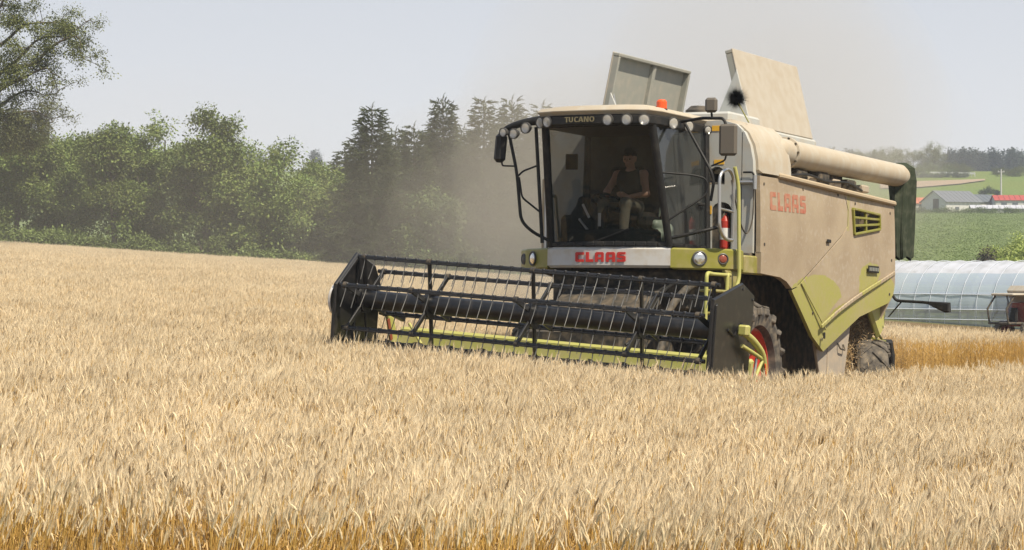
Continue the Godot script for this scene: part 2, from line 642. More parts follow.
func make_wheat() -> void:
	rng.seed = 11
	var f := FastNoiseLite.new()
	f.seed = 21
	f.frequency = 0.16
	f.fractal_octaves = 3
	var f2 := FastNoiseLite.new()
	f2.seed = 22
	f2.frequency = 0.45
	var near := []
	var far := []
	var cut := []
	var step := 0.42
	var d := 11.75
	while d < 44.0:
		var half := 0.25 * d + 3.0
		var x := -half
		while x < half:
			var px := x + rng.randf_range(-0.5, 0.5) * step
			var pz := -(d + rng.randf_range(-0.5, 0.5) * step)
			x += step
			if d < 12.0: pz = -d + rng.randf_range(-0.05, 0.1)
			var k := f.get_noise_2d(px, pz)
			var k2 := f2.get_noise_2d(px, pz * 0.6)
			if not uncut(px, pz):
				continue
			var s := 1.0 + 0.07 * k + 0.05 * k2
			var b := Basis(Vector3.UP, rng.randfn(0.0, 0.5) + (PI if rng.randf() < 0.22 else 0.0)).scaled(Vector3(1.0, s, 1.0))
			var lean := Vector3(0.16 * k2 + 0.05 + rng.randfn() * 0.03, 1.0, 0.12 * k)
			b.y = b.y.length() * lean.normalized()
			var tint := 1.0 + rng.randfn(0.0, 0.05)
			near.append([Transform3D(b, Vector3(px, height(px, pz), pz)), Color(tint, tint, tint)])
		d += step
	step = 0.9
	while d < 128.0:
		var half := 0.25 * d + 5.0
		var x := -half
		while x < half:
			var px := x + rng.randf_range(-0.5, 0.5) * step
			var pz := -(d + rng.randf_range(-0.5, 0.5) * step)
			x += step
			if not uncut(px, pz) or (pz < -61.0 and px > 5.0): continue
			var k := f.get_noise_2d(px * 0.4, pz * 0.4)
			var s := 1.0 + 0.07 * k
			var b := Basis(Vector3.UP, rng.randfn(0.0, 0.6)).scaled(Vector3(1.0, s, 1.0))
			var tint := 1.0 + rng.randfn(0.0, 0.04)
			far.append([Transform3D(b, Vector3(px, height(px, pz), pz)), Color(tint, tint, tint)])
		d += step
	var lz := 3.2
	while lz > -26.0:
		for i in 7:
			var lx := -2.4 + 0.8 * i
			var p := machine * Vector3(lx, 0, lz)
			cut.append([Transform3D(Basis(Vector3.UP, rng.randf() * TAU), Vector3(p.x, height(p.x, p.z), p.z)), Color.WHITE * rng.randf_range(0.85, 1.1)])
		lz -= 0.8
	var near_meshes := []
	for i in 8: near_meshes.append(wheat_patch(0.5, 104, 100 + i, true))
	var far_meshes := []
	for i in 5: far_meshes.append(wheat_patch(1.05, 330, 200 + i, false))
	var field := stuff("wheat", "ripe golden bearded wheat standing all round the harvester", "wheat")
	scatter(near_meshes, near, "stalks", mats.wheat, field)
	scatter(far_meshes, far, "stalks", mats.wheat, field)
	var stub := stuff("stubble", "short cut straw stubble in the strip behind the harvester", "stubble")
	scatter([stubble_patch(0.9, 90, 300), stubble_patch(0.9, 90, 301)], cut, "straw", mats.wheat, stub)

# ---------------------------------------------------------------- trees and bushes
func leaf_sprig(seed_: int, leaves: int, radius: float, size: float) -> ArrayMesh:
	var r := RandomNumberGenerator.new()
	r.seed = seed_
	var mb := MB.new()
	for i in leaves:
		var p := Vector3(r.randfn(), r.randfn() * 0.7, r.randfn()) * radius * 0.5
		var out := (p.normalized() + Vector3(r.randfn() * 0.5, r.randfn() * 0.3 - 0.25, r.randfn() * 0.5)).normalized()
		var nrm := (Vector3.UP + Vector3(r.randfn(), 0, r.randfn()) * 0.55).normalized()
		var sd := out.cross(nrm).normalized()
		var l := size * r.randf_range(0.7, 1.3)
		var w := sd * l * 0.30
		mb.col = Color.WHITE * r.randf_range(0.75, 1.25)
		var mid := p + out * l * 0.5 + nrm * l * 0.08
		mb.two(p, mid + w, p + out * l)
		mb.two(p, p + out * l, mid - w)
	return mb.mesh(mats.leaf)

func needle_sprig(seed_: int) -> ArrayMesh:
	# a drooping shoot along +x, thick with short side shoots
	var r := RandomNumberGenerator.new()
	r.seed = seed_
	var mb := MB.new()
	for i in 34:
		var t := (i + 0.5) / 34.0
		mb.col = Color.WHITE * r.randf_range(0.65, 1.3)
		var o := Vector3(t * 0.42, -0.12 * t * t, 0)
		var l := (1.0 - t * 0.6) * r.randf_range(0.07, 0.15)
		var a := r.randf() * TAU
		var e := o + Vector3(l * 0.8, -absf(cos(a)) * l * 0.8 + 0.03, sin(a) * l)
		var w := Vector3(0.022, r.randf_range(-0.012, 0.02), 0.006)
		mb.two(o - w, o + w, e)
		mb.two(o - w * 0.5 + Vector3(0, 0, 0.01), o + w + Vector3(0, 0.01, 0), e + Vector3(0.02, -0.01, 0.02))
	return mb.mesh(mats.leaf)

var sprigs := []
var small_sprigs := []
var needles := []

func grow_limbs(mb: MB, from: Vector3, dir: Vector3, length: float, radius: float, level: int, r: RandomNumberGenerator, tips: Array) -> void:
	var pts := [from]
	var rad := [radius]
	var d := dir
	var p := from
	for i in 4:
		d = (d + Vector3(r.randfn(), r.randfn() * 0.6 + 0.12, r.randfn()) * 0.16).normalized()
		p += d * length / 4.0
		pts.append(p)
		rad.append(radius * (1.0 - 0.17 * (i + 1)))
		if level > 0 and i >= 1:
			for k in 2:
				var q := d.cross(Vector3(r.randfn(), r.randfn(), r.randfn())).normalized()
				grow_limbs(mb, p, (d * 0.65 + q * 0.8).normalized(), length * r.randf_range(0.5, 0.68), radius * (0.62 - 0.08 * i), level - 1, r, tips)
	tips.append(p)
	if level == 0: tips.append(pts[2])
	mb.tube(pts, rad, 6 if level > 0 else 4, false)

func leafy_tree(called: String, label: String, group: String, x: float, d: float, h: float, w: float, col: Color, seed_: int, low := 0.12, sprig_count := 1500, spread := 1.0) -> void:
	var r := RandomNumberGenerator.new()
	r.seed = seed_
	var y0 := height(x, -d)
	var t := thing(called, label, "tree", group, Transform3D(Basis(), Vector3(x, y0 - 0.1, -d)))
	var mb := MB.new()
	var tips := []
	mb.tube(curve([Vector3.ZERO, Vector3(r.randfn() * 0.1, h * 0.25, 0), Vector3(r.randfn() * 0.2, h * 0.5, r.randfn() * 0.2), Vector3(r.randfn() * 0.3, h * 0.85, r.randfn() * 0.3)], 3), [0.026 * h, 0.024 * h, 0.022 * h, 0.02 * h, 0.018 * h, 0.016 * h, 0.013 * h, 0.01 * h, 0.007 * h, 0.004 * h], 7, false)
	for i in 9:
		var a := i * 2.4 + r.randf()
		var yy := h * r.randf_range(0.2, 0.7)
		grow_limbs(mb, Vector3(0, yy, 0), Vector3(cos(a), r.randf_range(0.25, 0.9), sin(a)).normalized(), w * r.randf_range(0.45, 0.7), 0.010 * h, 1, r, tips)
	put(mb, "trunk", mats.bark, t)
	# leaf clumps on an uneven ellipsoid
	var places := []
	var clumps := []
	for i in 34:
		var u := r.randf_range(-1.0, 1.0)
		var a := r.randf() * TAU
		var rr := pow(r.randf(), 0.4)
		var prof := sqrt(maxf(0.0, 1.0 - u * u))
		if u < 0.0: prof = lerpf(prof, 1.0, 0.35)
		var cy := lerpf(low * h, h, 0.5 + 0.5 * u) - 0.35
		clumps.append([Vector3(cos(a) * w * prof * rr, maxf(cy, 0.3), sin(a) * w * prof * rr * 0.8), w * r.randf_range(0.15, 0.32), r.randf_range(0.70, 1.25)])
	for p in tips:
		if p.y < h - 0.2 and r.randf() < 0.7: clumps.append([p, w * r.randf_range(0.10, 0.22), r.randf_range(0.8, 1.15)])
	for i in sprig_count:
		var c: Array = clumps[r.randi() % clumps.size()]
		var q := Vector3(r.randfn(), r.randfn() * 0.75, r.randfn())
		q = q.normalized() * pow(r.randf(), 0.45)
		var p: Vector3 = c[0] + q * c[1] * spread
		if p.y < 0.05: continue
		var s := r.randf_range(0.75, 1.3)
		var b := Basis(Vector3.UP, r.randf() * TAU) * Basis(Vector3.RIGHT, r.randfn() * 0.5)
		var k: float = c[2] * r.randf_range(0.8, 1.2)
		places.append([Transform3D(b.scaled(Vector3.ONE * s), p), Color(col.r * k * r.randf_range(0.9, 1.12), col.g * k, col.b * k * r.randf_range(0.85, 1.1))])
	scatter(sprigs, places, "crown", mats.leaf, t)

func conifer(called: String, label: String, group: String, x: float, d: float, h: float, w: float, col: Color, seed_: int) -> void:
	var r := RandomNumberGenerator.new()
	r.seed = seed_
	var t := thing(called, label, "tree", group, Transform3D(Basis(), Vector3(x, height(x, -d) - 0.1, -d)))
	var mb := MB.new()
	mb.tube([Vector3.ZERO, Vector3(0, h * 0.5, 0), Vector3(0, h, 0)], [0.016 * h, 0.009 * h, 0.0015 * h], 6, false)
	var places := []
	var y := 0.5
	while y < h - 0.1:
		var t0 := y / h
		var reach := w * pow(1.0 - t0, 0.80) * r.randf_range(0.8, 1.12) + 0.1
		var n := 7 + int(8.0 * (1.0 - t0))
		var a0 := r.randf() * TAU
		for i in n:
			var a := a0 + TAU * i / n + r.randfn() * 0.15
			var l := reach * r.randf_range(0.72, 1.15)
			var out := Vector3(cos(a), 0, sin(a))
			var rise := lerpf(-0.15, 0.55, t0)
			var end := Vector3(0, y, 0) + out * l + Vector3.UP * rise * l
			mb.tube([Vector3(0, y, 0), Vector3(0, y, 0) + out * l * 0.5 + Vector3.UP * (rise * l * 0.4 - 0.05 * l), end], [0.03 * (1.1 - t0), 0.02 * (1.1 - t0), 0.004], 3, false)
			var k := 0.25
			while k < l:
				var f := k / l
				var p := Vector3(0, y, 0) + out * k + Vector3.UP * (rise * k - 0.14 * l * sin(f * PI))
				for side in [-1.0, 0.0, 1.0]:
					var turn: float = -a + side * r.randf_range(0.4, 0.9)
					var s := r.randf_range(0.95, 1.5) * lerpf(1.0, 0.72, t0)
					var b := Basis(Vector3.UP, turn) * Basis(Vector3.BACK, rise * 0.4 + r.randfn() * 0.35) * Basis(Vector3.RIGHT, r.randfn() * 0.8)
					var q := r.randf_range(0.72, 1.2)
					places.append([Transform3D(b.scaled(Vector3.ONE * s), p), Color(col.r * q, col.g * q, col.b * q)])
				k += 0.17
		y += lerpf(0.34, 0.24, t0)
	put(mb, "trunk", mats.bark, t)
	# the leader
	for i in 6:
		places.append([Transform3D(Basis(Vector3.UP, i * 1.1) * Basis(Vector3.BACK, 1.2), Vector3(0, h - 0.15 * i, 0)).scaled_local(Vector3.ONE * 0.5), col])
	scatter(needles, places, "crown", mats.leaf, t)

func bush(called: String, label: String, group: String, x: float, d: float, h: float, w: float, col: Color, seed_: int, count := 260, fine := false) -> void:
	var r := RandomNumberGenerator.new()
	r.seed = seed_
	var t := thing(called, label, "bush", group, Transform3D(Basis(), Vector3(x, height(x, -d) - 0.05, -d)))
	var mb := MB.new()
	for i in 9:
		var a := r.randf() * TAU
		mb.tube([Vector3(cos(a) * 0.05, 0, sin(a) * 0.05), Vector3(cos(a) * w * 0.25, h * 0.45, sin(a) * w * 0.25), Vector3(cos(a) * w * 0.55, h * r.randf_range(0.65, 0.9), sin(a) * w * 0.5)], [0.02 + 0.006 * h, 0.015, 0.005], 4, false)
	put(mb, "stem", mats.bark, t)
	var clumps := []
	for i in 12:
		var a := r.randf() * TAU
		var q := sqrt(r.randf()) * 0.75
		clumps.append([Vector3(cos(a) * w * q, h * r.randf_range(0.2, 0.8) * (1.0 - 0.35 * q), sin(a) * w * q * 0.7), r.randf_range(0.8, 1.2), r.randf_range(0.2, 0.38)])
	var places := []
	for i in count:
		var c: Array = clumps[r.randi() % clumps.size()]
		var p: Vector3 = c[0] + Vector3(r.randfn(), r.randfn() * 0.8, r.randfn()).normalized() * pow(r.randf(), 0.4) * Vector3(w, h, w) * c[2]
		p.y = clampf(p.y, 0.05, h)
		var k: float = c[1] * r.randf_range(0.8, 1.2)
		places.append([Transform3D((Basis(Vector3.UP, r.randf() * TAU) * Basis(Vector3.RIGHT, r.randfn() * 0.5)).scaled(Vector3.ONE * r.randf_range(0.7, 1.2)), p), Color(col.r * k, col.g * k, col.b * k)])
	scatter(small_sprigs if fine else sprigs, places, "foliage", mats.leaf, t)

func make_sprigs() -> void:
	for i in 3:
		sprigs.append(leaf_sprig(400 + i, 32, 0.42, 0.14))
		small_sprigs.append(leaf_sprig(410 + i, 22, 0.3, 0.09))
		needles.append(needle_sprig(420 + i))

func make_trees() -> void:
	var green := Color(0.145, 0.19, 0.05)
	var light := Color(0.19, 0.25, 0.072)
	var dark := Color(0.115, 0.15, 0.05)
	# broadleaved row at the field's far edge: [column, depth, height, half width, colour]
	var row := [
		[18, 133, 7.3, 2.6, green], [70, 136, 6.9, 2.5, light], [112, 132, 7.2, 2.3, green], [160, 135, 8.0, 2.5, light], [203, 131, 8.3, 2.6, green],
		[243, 134, 6.9, 2.4, light], [283, 131, 6.9, 2.6, light], [322, 133, 6.3, 2.2, light], [350, 138, 6.0, 1.9, green],
		[-30, 134, 7.4, 2.6, green], [-78, 133, 7.0, 2.6, light], [-122, 135, 7.6, 2.7, green], [45, 142, 6.8, 2.6, dark], [135, 143, 7.2, 2.6, dark], [225, 143, 7.1, 2.6, dark], [305, 144, 6.2, 2.5, dark]]
	var words := ["rounded broadleaf tree with mid green leaves in the row at the field edge", "broadleaf tree with paler green leaves in the row at the field edge", "dark green broadleaf tree standing behind the front row of trees"]
	for i in row.size():
		var a: Array = row[i]
		var k := 0 if a[4] == green else (1 if a[4] == light else 2)
		leafy_tree("broadleaf_tree", words[k], ["mid green trees of the field edge row", "pale green trees of the field edge row", "dark green trees behind the row"][k], sight_x(a[0], a[1]), a[1], a[2], a[3], a[4], 500 + i, 0.05, 1500)
	# dark conifers
	var cone := Color(0.10, 0.125, 0.058)
	var firs := [[372, 128, 8.2, 2.7], [414, 131, 7.6, 2.1], [443, 133, 9.1, 2.4], [484, 130, 8.9, 2.6], [512, 132, 9.2, 2.6], [543, 131, 9.0, 2.6], [574, 133, 8.8, 2.6], [345, 134, 6.4, 1.9], [464, 139, 8.0, 2.3], [396, 137, 7.6, 2.3], [428, 137, 7.4, 2.2]]
	for i in firs.size():
		var a: Array = firs[i]
		conifer("conifer", ["wide dark conifer standing next to the broadleaf trees", "", "tallest and most pointed conifer of the dark group", "", "", "", "", "short conifer squeezed between the broadleaf trees and the wide conifer", "", "", ""][i] if i in [0, 2, 7] else "dark green pointed conifer at the field edge behind the harvester", "dark conifers at the field edge", sight_x(a[0], a[1]), a[1], a[2] * 1.09, a[3] * 1.03, cone, 600 + i)
	leafy_tree("young_tree", "pale green young tree standing in front of the dark conifers", "", sight_x(432, 126.5), 126.5, 5.0, 1.7, Color(0.105, 0.145, 0.05), 640, 0.02, 900)
	# understorey
	var spots := [[-10, 128.5, 1.9, 1.4], [28, 128.0, 1.6, 1.3], [62, 128.6, 1.9, 1.5], [98, 128.2, 1.5, 1.2], [140, 128.6, 1.9, 1.4], [178, 128.2, 1.4, 1.2], [212, 128.7, 1.8, 1.4], [250, 128.3, 1.4, 1.2], [286, 128.2, 1.5, 1.3], [318, 127.6, 1.3, 1.2], [350, 127.2, 1.1, 1.1], [385, 127.6, 1.2, 1.2], [462, 127.0, 1.8, 1.2], [500, 127.4, 1.5, 1.2]]
	for i in spots.size():
		var a: Array = spots[i]
		bush("bush", "leafy green bush at the foot of the trees along the field", "bushes at the foot of the trees", sight_x(a[0], a[1]), a[1], a[2], a[3], (light if i % 3 else green) * 0.85 * (1.25 if a[0] > 300 and a[0] < 360 else 1.0), 660 + i)
	big_tree()

func big_tree() -> void:
	# a tall tree whose trunk stands outside the frame; its limbs reach in with sky between them
	var d := 118.0
	var r := RandomNumberGenerator.new()
	r.seed = 77
	var x0 := sight_x(-28, d)
	var y0 := height(x0, -d)
	var t := thing("tall_tree", "tall open tree with spreading limbs and sky between its leaves", "tree", "", Transform3D(Basis(), Vector3(x0, y0 - 0.1, -d)))
	var s := d / FOCAL
	var P := func(px: float, py: float, dz := 0.0) -> Vector3: return Vector3((px + 28.0) * s, 2.24 + (260.0 - py) * s - y0 + 0.1, dz)
	var mb := MB.new()
	mb.tube(curve([Vector3.ZERO, P.call(-27, 160), P.call(-24, 90), P.call(-14, 30), P.call(-12, -20)], 4), [0.36, 0.34, 0.32, 0.31, 0.3, 0.28, 0.26, 0.24, 0.22, 0.2, 0.18, 0.16, 0.14, 0.12, 0.1, 0.08, 0.05], 8, false)
	var limbs := [
		[P.call(-24, 96), P.call(2, 72), P.call(22, 58, 0.4), P.call(42, 40, 0.6), P.call(68, 36, 0.4), P.call(92, 20, 0.3)],
		[P.call(10, 66, 0.2), P.call(36, 66, 0.8), P.call(56, 48, 0.9), P.call(80, 38, 0.8), P.call(86, 60, 0.8)],
		[P.call(-20, 60), P.call(4, 40, -0.5), P.call(22, 24, -0.7), P.call(46, 21, -0.8), P.call(62, 22, -0.8)],
		[P.call(-25, 110), P.call(4, 90, 0.6), P.call(30, 78, 0.9), P.call(52, 70, 1.0), P.call(62, 92, 1.0)],
		[P.call(-26, 130), P.call(0, 104, -0.4), P.call(24, 90, -0.6), P.call(46, 96, -0.6)],
		[P.call(-26, 140), P.call(6, 118, 0.3), P.call(36, 112, 0.5), P.call(56, 122, 0.6)],
		[P.call(-15, 30), P.call(-2, 14, 0.3), P.call(4, 4, 0.4), P.call(10, -10, 0.4)]]
	var places := []
	var olive := Color(0.165, 0.185, 0.065)
	var clump := func(c: Vector3, rad: float, n: int) -> void:
		var tone := r.randf_range(0.75, 1.15)
		for i in n:
			var q := Vector3(r.randfn(), r.randfn() * 0.7, r.randfn()).normalized() * pow(r.randf(), 0.5) * rad
			var k := tone * r.randf_range(0.8, 1.2)
			places.append([Transform3D((Basis(Vector3.UP, r.randf() * TAU) * Basis(Vector3.RIGHT, r.randfn() * 0.6)).scaled(Vector3.ONE * r.randf_range(0.7, 1.25)), c + q), Color(olive.r * k, olive.g * k, olive.b * k)])
	for l in limbs:
		var c := curve(l, 4)
		var rad := []
		for i in c.size(): rad.append(lerpf(0.11, 0.012, float(i) / (c.size() - 1)))
		mb.tube(c, rad, 6, false)
		for i in range(3, c.size()):
			for k in 2:
				var q := Vector3(r.randfn() * 0.5, r.randfn() * 0.45 - 0.05, r.randfn() * 0.5)
				mb.tube([c[i], c[i] + q * 0.6 + Vector3.UP * 0.05, c[i] + q], [0.018, 0.012, 0.005], 4, false)
				clump.call(c[i] + q, r.randf_range(0.22, 0.40), r.randi_range(5, 12))
	# denser lower crown
	for i in 26:
		clump.call(P.call(r.randf_range(-40, 42), r.randf_range(116, 152), r.randfn() * 0.9), r.randf_range(0.4, 0.75), 34)
	for i in 10:
		clump.call(P.call(r.randf_range(-40, 8), r.randf_range(90, 135), r.randfn() * 0.9), r.randf_range(0.4, 0.7), 26)
	put(mb, "trunk", mats.bark, t)
	scatter(small_sprigs, places, "crown", mats.leaf, t)

# ---------------------------------------------------------------- background on the right
func on_ground(px: float, d: float, lift := 0.0) -> Vector3:
	var x := sight_x(px, d)
	return Vector3(x, height(x, -d) + lift, -d)

func strip(called: String, near: Array, far: Array, m: Material) -> void:
	# a band lying on the terrain between two lines of [column, depth]
	var mb := MB.new()
	var n := 24
	var cell := func(i: int, k: int) -> Vector3:
		var t := float(i) / n * (near.size() - 1)
		var j := mini(int(t), near.size() - 2)
		var f := t - j
		var a := Vector2(near[j][0], near[j][1]).lerp(Vector2(near[j + 1][0], near[j + 1][1]), f)
		var b := Vector2(far[j][0], far[j][1]).lerp(Vector2(far[j + 1][0], far[j + 1][1]), f)
		var q := a.lerp(b, k / 4.0)
		return on_ground(q.x, q.y, 0.25)
	for i in n:
		for k in 4:
			mb.quad(cell.call(i, k), cell.call(i + 1, k), cell.call(i + 1, k + 1), cell.call(i, k + 1), Vector3(0, -9999, -500))
	put(mb, called, m, self).set_meta("kind", "structure")

func make_background() -> void:
	make_greenhouse()
	make_farm()
	make_other_harvester()
	var dirt := mat("dirt_path", lin(0.42, 0.31, 0.20), 0.95)
	dirt.albedo_texture = noise_tex(51, 0.05, [[0.0, Color(0.75, 0.75, 0.75)], [1.0, Color.WHITE]])
	dirt.uv1_triplanar = true
	strip("dirt_path", [[880, 548], [920, 553], [960, 566], [985, 580]], [[880, 577], [920, 577], [960, 582], [985, 586]], dirt)

func make_greenhouse() -> void:
	# a long polytunnel: hoops and clear film; the axis comes towards the camera at the right
	var base := on_ground(960, 118.0)
	var turn := deg_to_rad(-40.0)
	var t := thing("polytunnel_greenhouse", "long arched plastic greenhouse with pale film and white hoops", "greenhouse", "", Transform3D(Basis(Vector3.UP, turn), base + Vector3(0, -0.15, 0)))
	var film := mat("film", Color(lin(0.50, 0.59, 0.70), 0.62), 0.4)
	film.transparency = BaseMaterial3D.TRANSPARENCY_ALPHA
	var white := mat("film_white", Color(lin(0.60, 0.62, 0.69), 0.88), 0.5)
	white.transparency = BaseMaterial3D.TRANSPARENCY_ALPHA
	white.albedo_texture = noise_tex(71, 0.012, [[0.0, Color(0.80, 0.80, 0.78)], [0.5, Color(0.93, 0.93, 0.92)], [1.0, Color.WHITE]])
	white.uv1_triplanar = true
	white.uv1_scale = Vector3.ONE * 0.35
	var clear := mat("film_clear", Color(lin(0.50, 0.55, 0.58), 0.45), 0.3)
	clear.transparency = BaseMaterial3D.TRANSPARENCY_ALPHA
	var pipe := mat("hoop_pipe", lin(0.56, 0.60, 0.66), 0.5)
	var w := 2.7   # half width
	var wall := 0.85
	var top := 3.05
	var section := func(a: float) -> Vector2:   # 0 at the near eave, 1 at the far eave
		var th := PI * a
		return Vector2(w * cos(th), wall + (top - wall) * sin(th))
	var x0 := -16.0
	var x1 := 16.0
	for part in [["roof_film", 0.0, 0.27, film], ["ridge_film", 0.27, 0.73, white], ["roof_film", 0.73, 1.0, film]]:
		var mb := MB.new()
		for i in 14:
			var p: Vector2 = section.call(lerpf(part[1], part[2], i / 14.0))
			var q: Vector2 = section.call(lerpf(part[1], part[2], (i + 1) / 14.0))
			for k in 32:
				var a := lerpf(x0, x1, k / 32.0)
				var b := lerpf(x0, x1, (k + 1) / 32.0)
				# the film sags a little between the hoops
				var sa := 0.0 if k % 2 == 0 else 0.035
				var sb := 0.035 if k % 2 == 0 else 0.0
				var c := Vector2(0, wall)
				var pa := p + (c - p).normalized() * sa
				var pb := p + (c - p).normalized() * sb
				var qa := q + (c - q).normalized() * sa
				var qb := q + (c - q).normalized() * sb
				mb.quad(Vector3(a, pa.y, pa.x), Vector3(b, pb.y, pb.x), Vector3(b, qb.y, qb.x), Vector3(a, qa.y, qa.x), Vector3((a + b) / 2.0, 0, 0))
		put(mb, part[0], part[3], t)
	for s in [-1.0, 1.0]:
		var mb := MB.new()
		mb.quad(Vector3(x0, 0, w * s), Vector3(x1, 0, w * s), Vector3(x1, wall, w * s), Vector3(x0, wall, w * s), Vector3.ZERO)
		put(mb, "side_film", clear, t)
		mb = MB.new()
		var poly := PackedVector2Array([Vector2(-w, 0), Vector2(w, 0)])
		for i in 13:
			poly.append(section.call(i / 12.0))
		mb.prism(poly, Vector3(x0 if s < 0 else x1, 0, 0), Vector3(0, 0, 1), Vector3.UP, Vector3(0.02 * s, 0, 0))
		put(mb, "end_wall", clear, t)
	var hoop := MB.new()
	var pts := [Vector3(0, 0, w + 0.03)]
	for i in 17:
		var p: Vector2 = section.call(i / 16.0)
		pts.append(Vector3(0, p.y + 0.02, p.x * 1.012))
	pts.append(Vector3(0, 0, -w - 0.03))
	hoop.tube(pts, 0.012, 5, false)
	var hm := hoop.mesh()
	for k in 41: put_mesh(hm, "hoop", pipe, t, Transform3D(Basis(), Vector3(x0 + 0.8 * k, 0, 0)))
	for yy in [0.42, wall + 0.02, 1.55]:
		for s in [-1.0, 1.0]:
			var mb := MB.new()
			var zz: float = w + 0.06 if yy <= wall + 0.05 else w * 0.955
			mb.tube([Vector3(x0, yy, zz * s), Vector3(x1, yy, zz * s)], 0.025, 5, false)
			put(mb, "rail", pipe, t)
	# what stands inside: benches with crates
	rng.seed = 91
	for k in 9:
		var b := thing("seedling_bench", "low bench inside the plastic greenhouse", "bench", "benches inside the greenhouse", t.transform * Transform3D(Basis(), Vector3(-14.0 + 3.4 * k, 0.15, 0.9)))
		var mb := MB.new()
		mb.box(Vector3(0, 0.55, 0), Vector3(2.4, 0.06, 0.9))
		put(mb, "bench_top", mats.dull_beige, b)
		for sx in [-1.1, 1.1]:
			for sz in [-0.4, 0.4]:
				mb = MB.new()
				mb.box(Vector3(sx, 0.26, sz), Vector3(0.06, 0.52, 0.06))
				put(mb, "leg", mats.steel_bright, b)
		if k % 3 != 2:
			var c := thing("crate", "stacked plastic crate on a bench inside the greenhouse", "crate", "crates inside the greenhouse", t.transform * Transform3D(Basis(), Vector3(-14.3 + 3.4 * k, 0.735, 0.9)))
			mb = MB.new()
			mb.box(Vector3(0, 0.2, 0), Vector3(rng.randf_range(0.7, 1.2), 0.4, 0.6), 0.03)
			put(mb, "body", [mat("crate_blue", lin(0.12, 0.19, 0.30), 0.6), mats.paper_white, mats.tan_dusty][k % 3], c)
			mb = MB.new()
			mb.box(Vector3(0, 0.43, 0), Vector3(0.7, 0.06, 0.64), 0.02)
			put(mb, "lid", mats.paper_white, c)

func house(called: String, label: String, at: Vector3, turn: float, size: Vector3, ridge: float, wall_m: Material, roof_m: Material, windows: Array, category := "shed") -> Node3D:
	# size: length along x, eaves height, depth; windows: [x, y, w, h, face] with face "front" or "gable"
	var t := thing(called, label, category, "", Transform3D(Basis(Vector3.UP, turn), at + Vector3(0, -0.4, 0)))
	var hx := size.x / 2.0
	var hz := size.z / 2.0
	var pane: Material = mats.window_pane if mats.has("window_pane") else mat("window_pane", lin(0.10, 0.115, 0.125), 0.12)
	var wood: Material = mats.door_wood if mats.has("door_wood") else mat("door_wood", lin(0.10, 0.085, 0.07), 0.8)
	var mb := MB.new()
	var gable := PackedVector2Array([Vector2(-hz, 0), Vector2(hz, 0), Vector2(hz, size.y), Vector2(0, ridge), Vector2(-hz, size.y)])
	mb.prism(gable, Vector3(-hx, 0, 0), Vector3(0, 0, 1), Vector3.UP, Vector3(size.x, 0, 0))
	put(mb, "wall", wall_m, t)
	for s in [-1.0, 1.0]:
		mb = MB.new()
		var slope := Vector3(0, size.y - ridge, hz * s)
		var n := Vector3(0, hz, (ridge - size.y) * s).normalized()
		var a := Vector3(0, ridge, 0) + n * 0.02
		var b := a + slope * 1.1
		var steps := int(size.x / 0.9)
		for i in steps:   # standing seams
			var xx := -hx - 0.3 + (size.x + 0.6) * (i + 0.5) / steps
			mb.box((a + b) / 2.0 + Vector3(xx, 0, 0) + n * 0.06, Vector3((size.x + 0.6) / steps - 0.06, 0.1, (b - a).length()), 0.02, Basis(Vector3.RIGHT, n, Vector3.RIGHT.cross(n)))
		put(mb, "roof", roof_m, t)
	for w in windows:
		mb = MB.new()
		if w[4] == "front":
			mb.box(Vector3(w[0], w[1], hz + 0.02), Vector3(w[2], w[3], 0.08))
		else:
			mb.box(Vector3(-hx - 0.02, w[1], w[0]), Vector3(0.08, w[3], w[2]))
		put(mb, "window" if w[3] < 1.6 else "door", pane if w[3] < 1.6 else wood, t)
	return t

